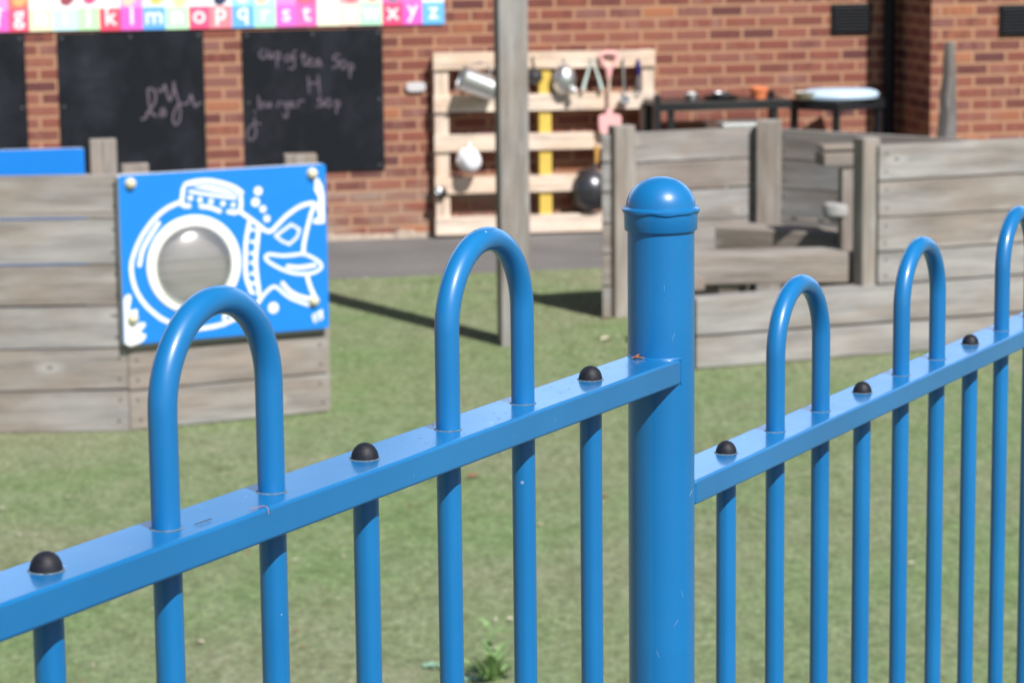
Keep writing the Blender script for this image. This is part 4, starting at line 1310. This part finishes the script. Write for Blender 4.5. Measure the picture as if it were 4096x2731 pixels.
m = MB(); m.tube(smooth_line([(-0.005, 0.003, 0.0008), (0.0, 0.001, 0.001), (0.003, -0.0005, 0.0012), (0.0038, -0.003, 0.0004), (0.003, -0.0042, -0.003)], 5), 0.00022, 6); m.obj("fibre", plain("reddish_fibre", (0.35, 0.18, 0.14), 0.8), t)

# ================================================================== weed and fallen leaves on the turf
def leaf(m, base, d, L, wd, lift, lobes=0, curl=0.3, mi=0):
    """a bent leaf blade: two rows of faces either side of a midrib"""
    d = Vector(d).normalized()
    s_ = Vector((-d.y, d.x, 0)).normalized()
    base = Vector(base)
    N = 10
    prev = None
    for k in range(N + 1):
        f = k / N
        wv_ = wd * math.sin(math.pi * min(1, f * 0.92 + 0.08)) ** 0.7
        if lobes:
            wv_ *= 0.62 + 0.5 * abs(math.sin(f * lobes * math.pi))
        c = base + d * (L * f) + Vector((0, 0, lift * L * (f - curl * f * f * 2)))
        row = (c + s_ * wv_ + Vector((0, 0, wv_ * 0.35)), c, c - s_ * wv_ + Vector((0, 0, wv_ * 0.35)))
        if prev:
            m.face([prev[0], prev[1], row[1], row[0]], None, mi, True)
            m.face([prev[1], prev[2], row[2], row[1]], None, mi, True)
        prev = row
rng = random.Random(11)
wx, wy = -0.068, 7.46
t = thing("leafy_weed", "bright green leafy weed sprouting from the turf behind the railings", "weed", (wx, wy, height(wx, wy)))
for k in range(22):
    m = MB()
    a = k * 2.4 + rng.uniform(-.3, .3)
    up_ = rng.uniform(0.7, 2.2)
    leaf(m, (rng.uniform(-.02, .02), rng.uniform(-.02, .02), 0), (math.cos(a), math.sin(a), 0), rng.uniform(0.045, 0.085), rng.uniform(0.010, 0.017), up_, 3, 0.18)
    m.obj("leaf", LEAFGREEN, t)
m = MB(); m.tube([(0, 0, -0.01), (0.004, 0, 0.05), (-0.006, 0, 0.11), (-0.004, 0, 0.17)], [0.005, 0.004, 0.003, 0.0015], 8)
for k in range(5):
    leaf(m, (-0.002, 0, 0.05 + k * 0.024), (math.cos(k * 2.2), math.sin(k * 2.2), 0), 0.05, 0.010, 1.2, 2)
m.obj("stem", LEAFGREEN, t)
for i, (x, y, a0) in enumerate(((-0.185, 7.58, 0), (-0.125, 7.46, 1), (-0.245, 7.60, 2))):
    t = thing("rosette_weed", ("flat grey-green weed rosette left of the leafy weed", "flat grey-green weed rosette just in front of the leafy weed", "tiny grey-green weed rosette, furthest left of the weeds")[i], "weed", (x, y, height(x, y)), a0, "weeds in the turf")
    m = MB()
    for k in range(6):
        leaf(m, (0, 0, 0.002), (math.cos(k * 1.05), math.sin(k * 1.05), 0), rng.uniform(0.03, 0.05) * (0.7 if i == 2 else 1), 0.012, 0.35, 2, 0.3)
    m.obj("leaf", LEAFPALE, t)

spots = [(-0.147, 10.117, 0.055, DEADLEAF, "brown fallen leaf on the turf right of the nearest bow, between two bars"), (0.332, 9.758, 0.035, DEADLEAF, "small brown fallen leaf on the turf just left of the round post"),
         (-0.656, 7.973, 0.020, DEADLEAF, "tiny orange-brown leaf scrap low on the turf at lower left"), (-0.93, 7.864, 0.026, PALELEAF, "pale bleached leaf lying low on the turf at lower left"),
         (0.09, 9.323, 0.026, PALELEAF, "pale leaf on the turf under the left rail's right end"), (0.47, 13.25, 0.07, PALELEAF, "long pale leaf on the turf in front of the den's left post"),
         (-0.72, 8.85, 0.024, PALELEAF, "pale leaf on the turf below the nearest bow"), (1.30, 8.72, 0.028, PALELEAF, "pale leaf on the turf behind the far right bars")]
for x, y, L, mt, lab in spots:
    a = rng.uniform(-0.5, 0.5)
    t = thing("fallen_leaf", lab, "fallen leaf", (x, y, height(x, y) + 0.004), a, "fallen leaves on the turf")
    m = MB(); leaf(m, (-L / 2, 0, 0.004), (1, 0.2, 0), L, L * 0.32, 0.25, 0, 0.5); m.obj("blade", mt, t)

m = MB()
for k in range(2600):
    y = 6.4 + 9.2 * rng.random() ** 0.85
    x = rng.uniform(-0.24, 0.24) * y
    if rng.random() < 0.30:
        x, y = rng.gauss(0.42, 0.22), rng.uniform(12.6, 15.6)
    elif rng.random() < 0.15:
        y = 15.62 + x * SLOPE + rng.gauss(-0.05, 0.08)
    r = min(0.013, abs(rng.gauss(0.0, 0.0042)) + 0.0022)
    a = rng.uniform(0, 6.28)
    z = height(x, y) + 0.009
    n_ = 5
    e = rng.uniform(0.4, 1.0)
    tilt = rng.uniform(-0.4, 0.4)
    pts = []
    for j in range(n_):
        b = 2 * math.pi * j / n_
        px, py = r * math.cos(b), r * e * math.sin(b)
        pts.append((x + px * math.cos(a) - py * math.sin(a), y + px * math.sin(a) + py * math.cos(a), z + px * tilt + 0.002))
    m.face(pts, None, 0 if rng.random() < 0.68 else 1)
lit = m.obj("leaf_litter", [PALELEAF, DEADLEAF])
lit["label"], lit["category"], lit["kind"] = "scattered pale and brown leaf scraps all over the turf", "leaf litter", "stuff"
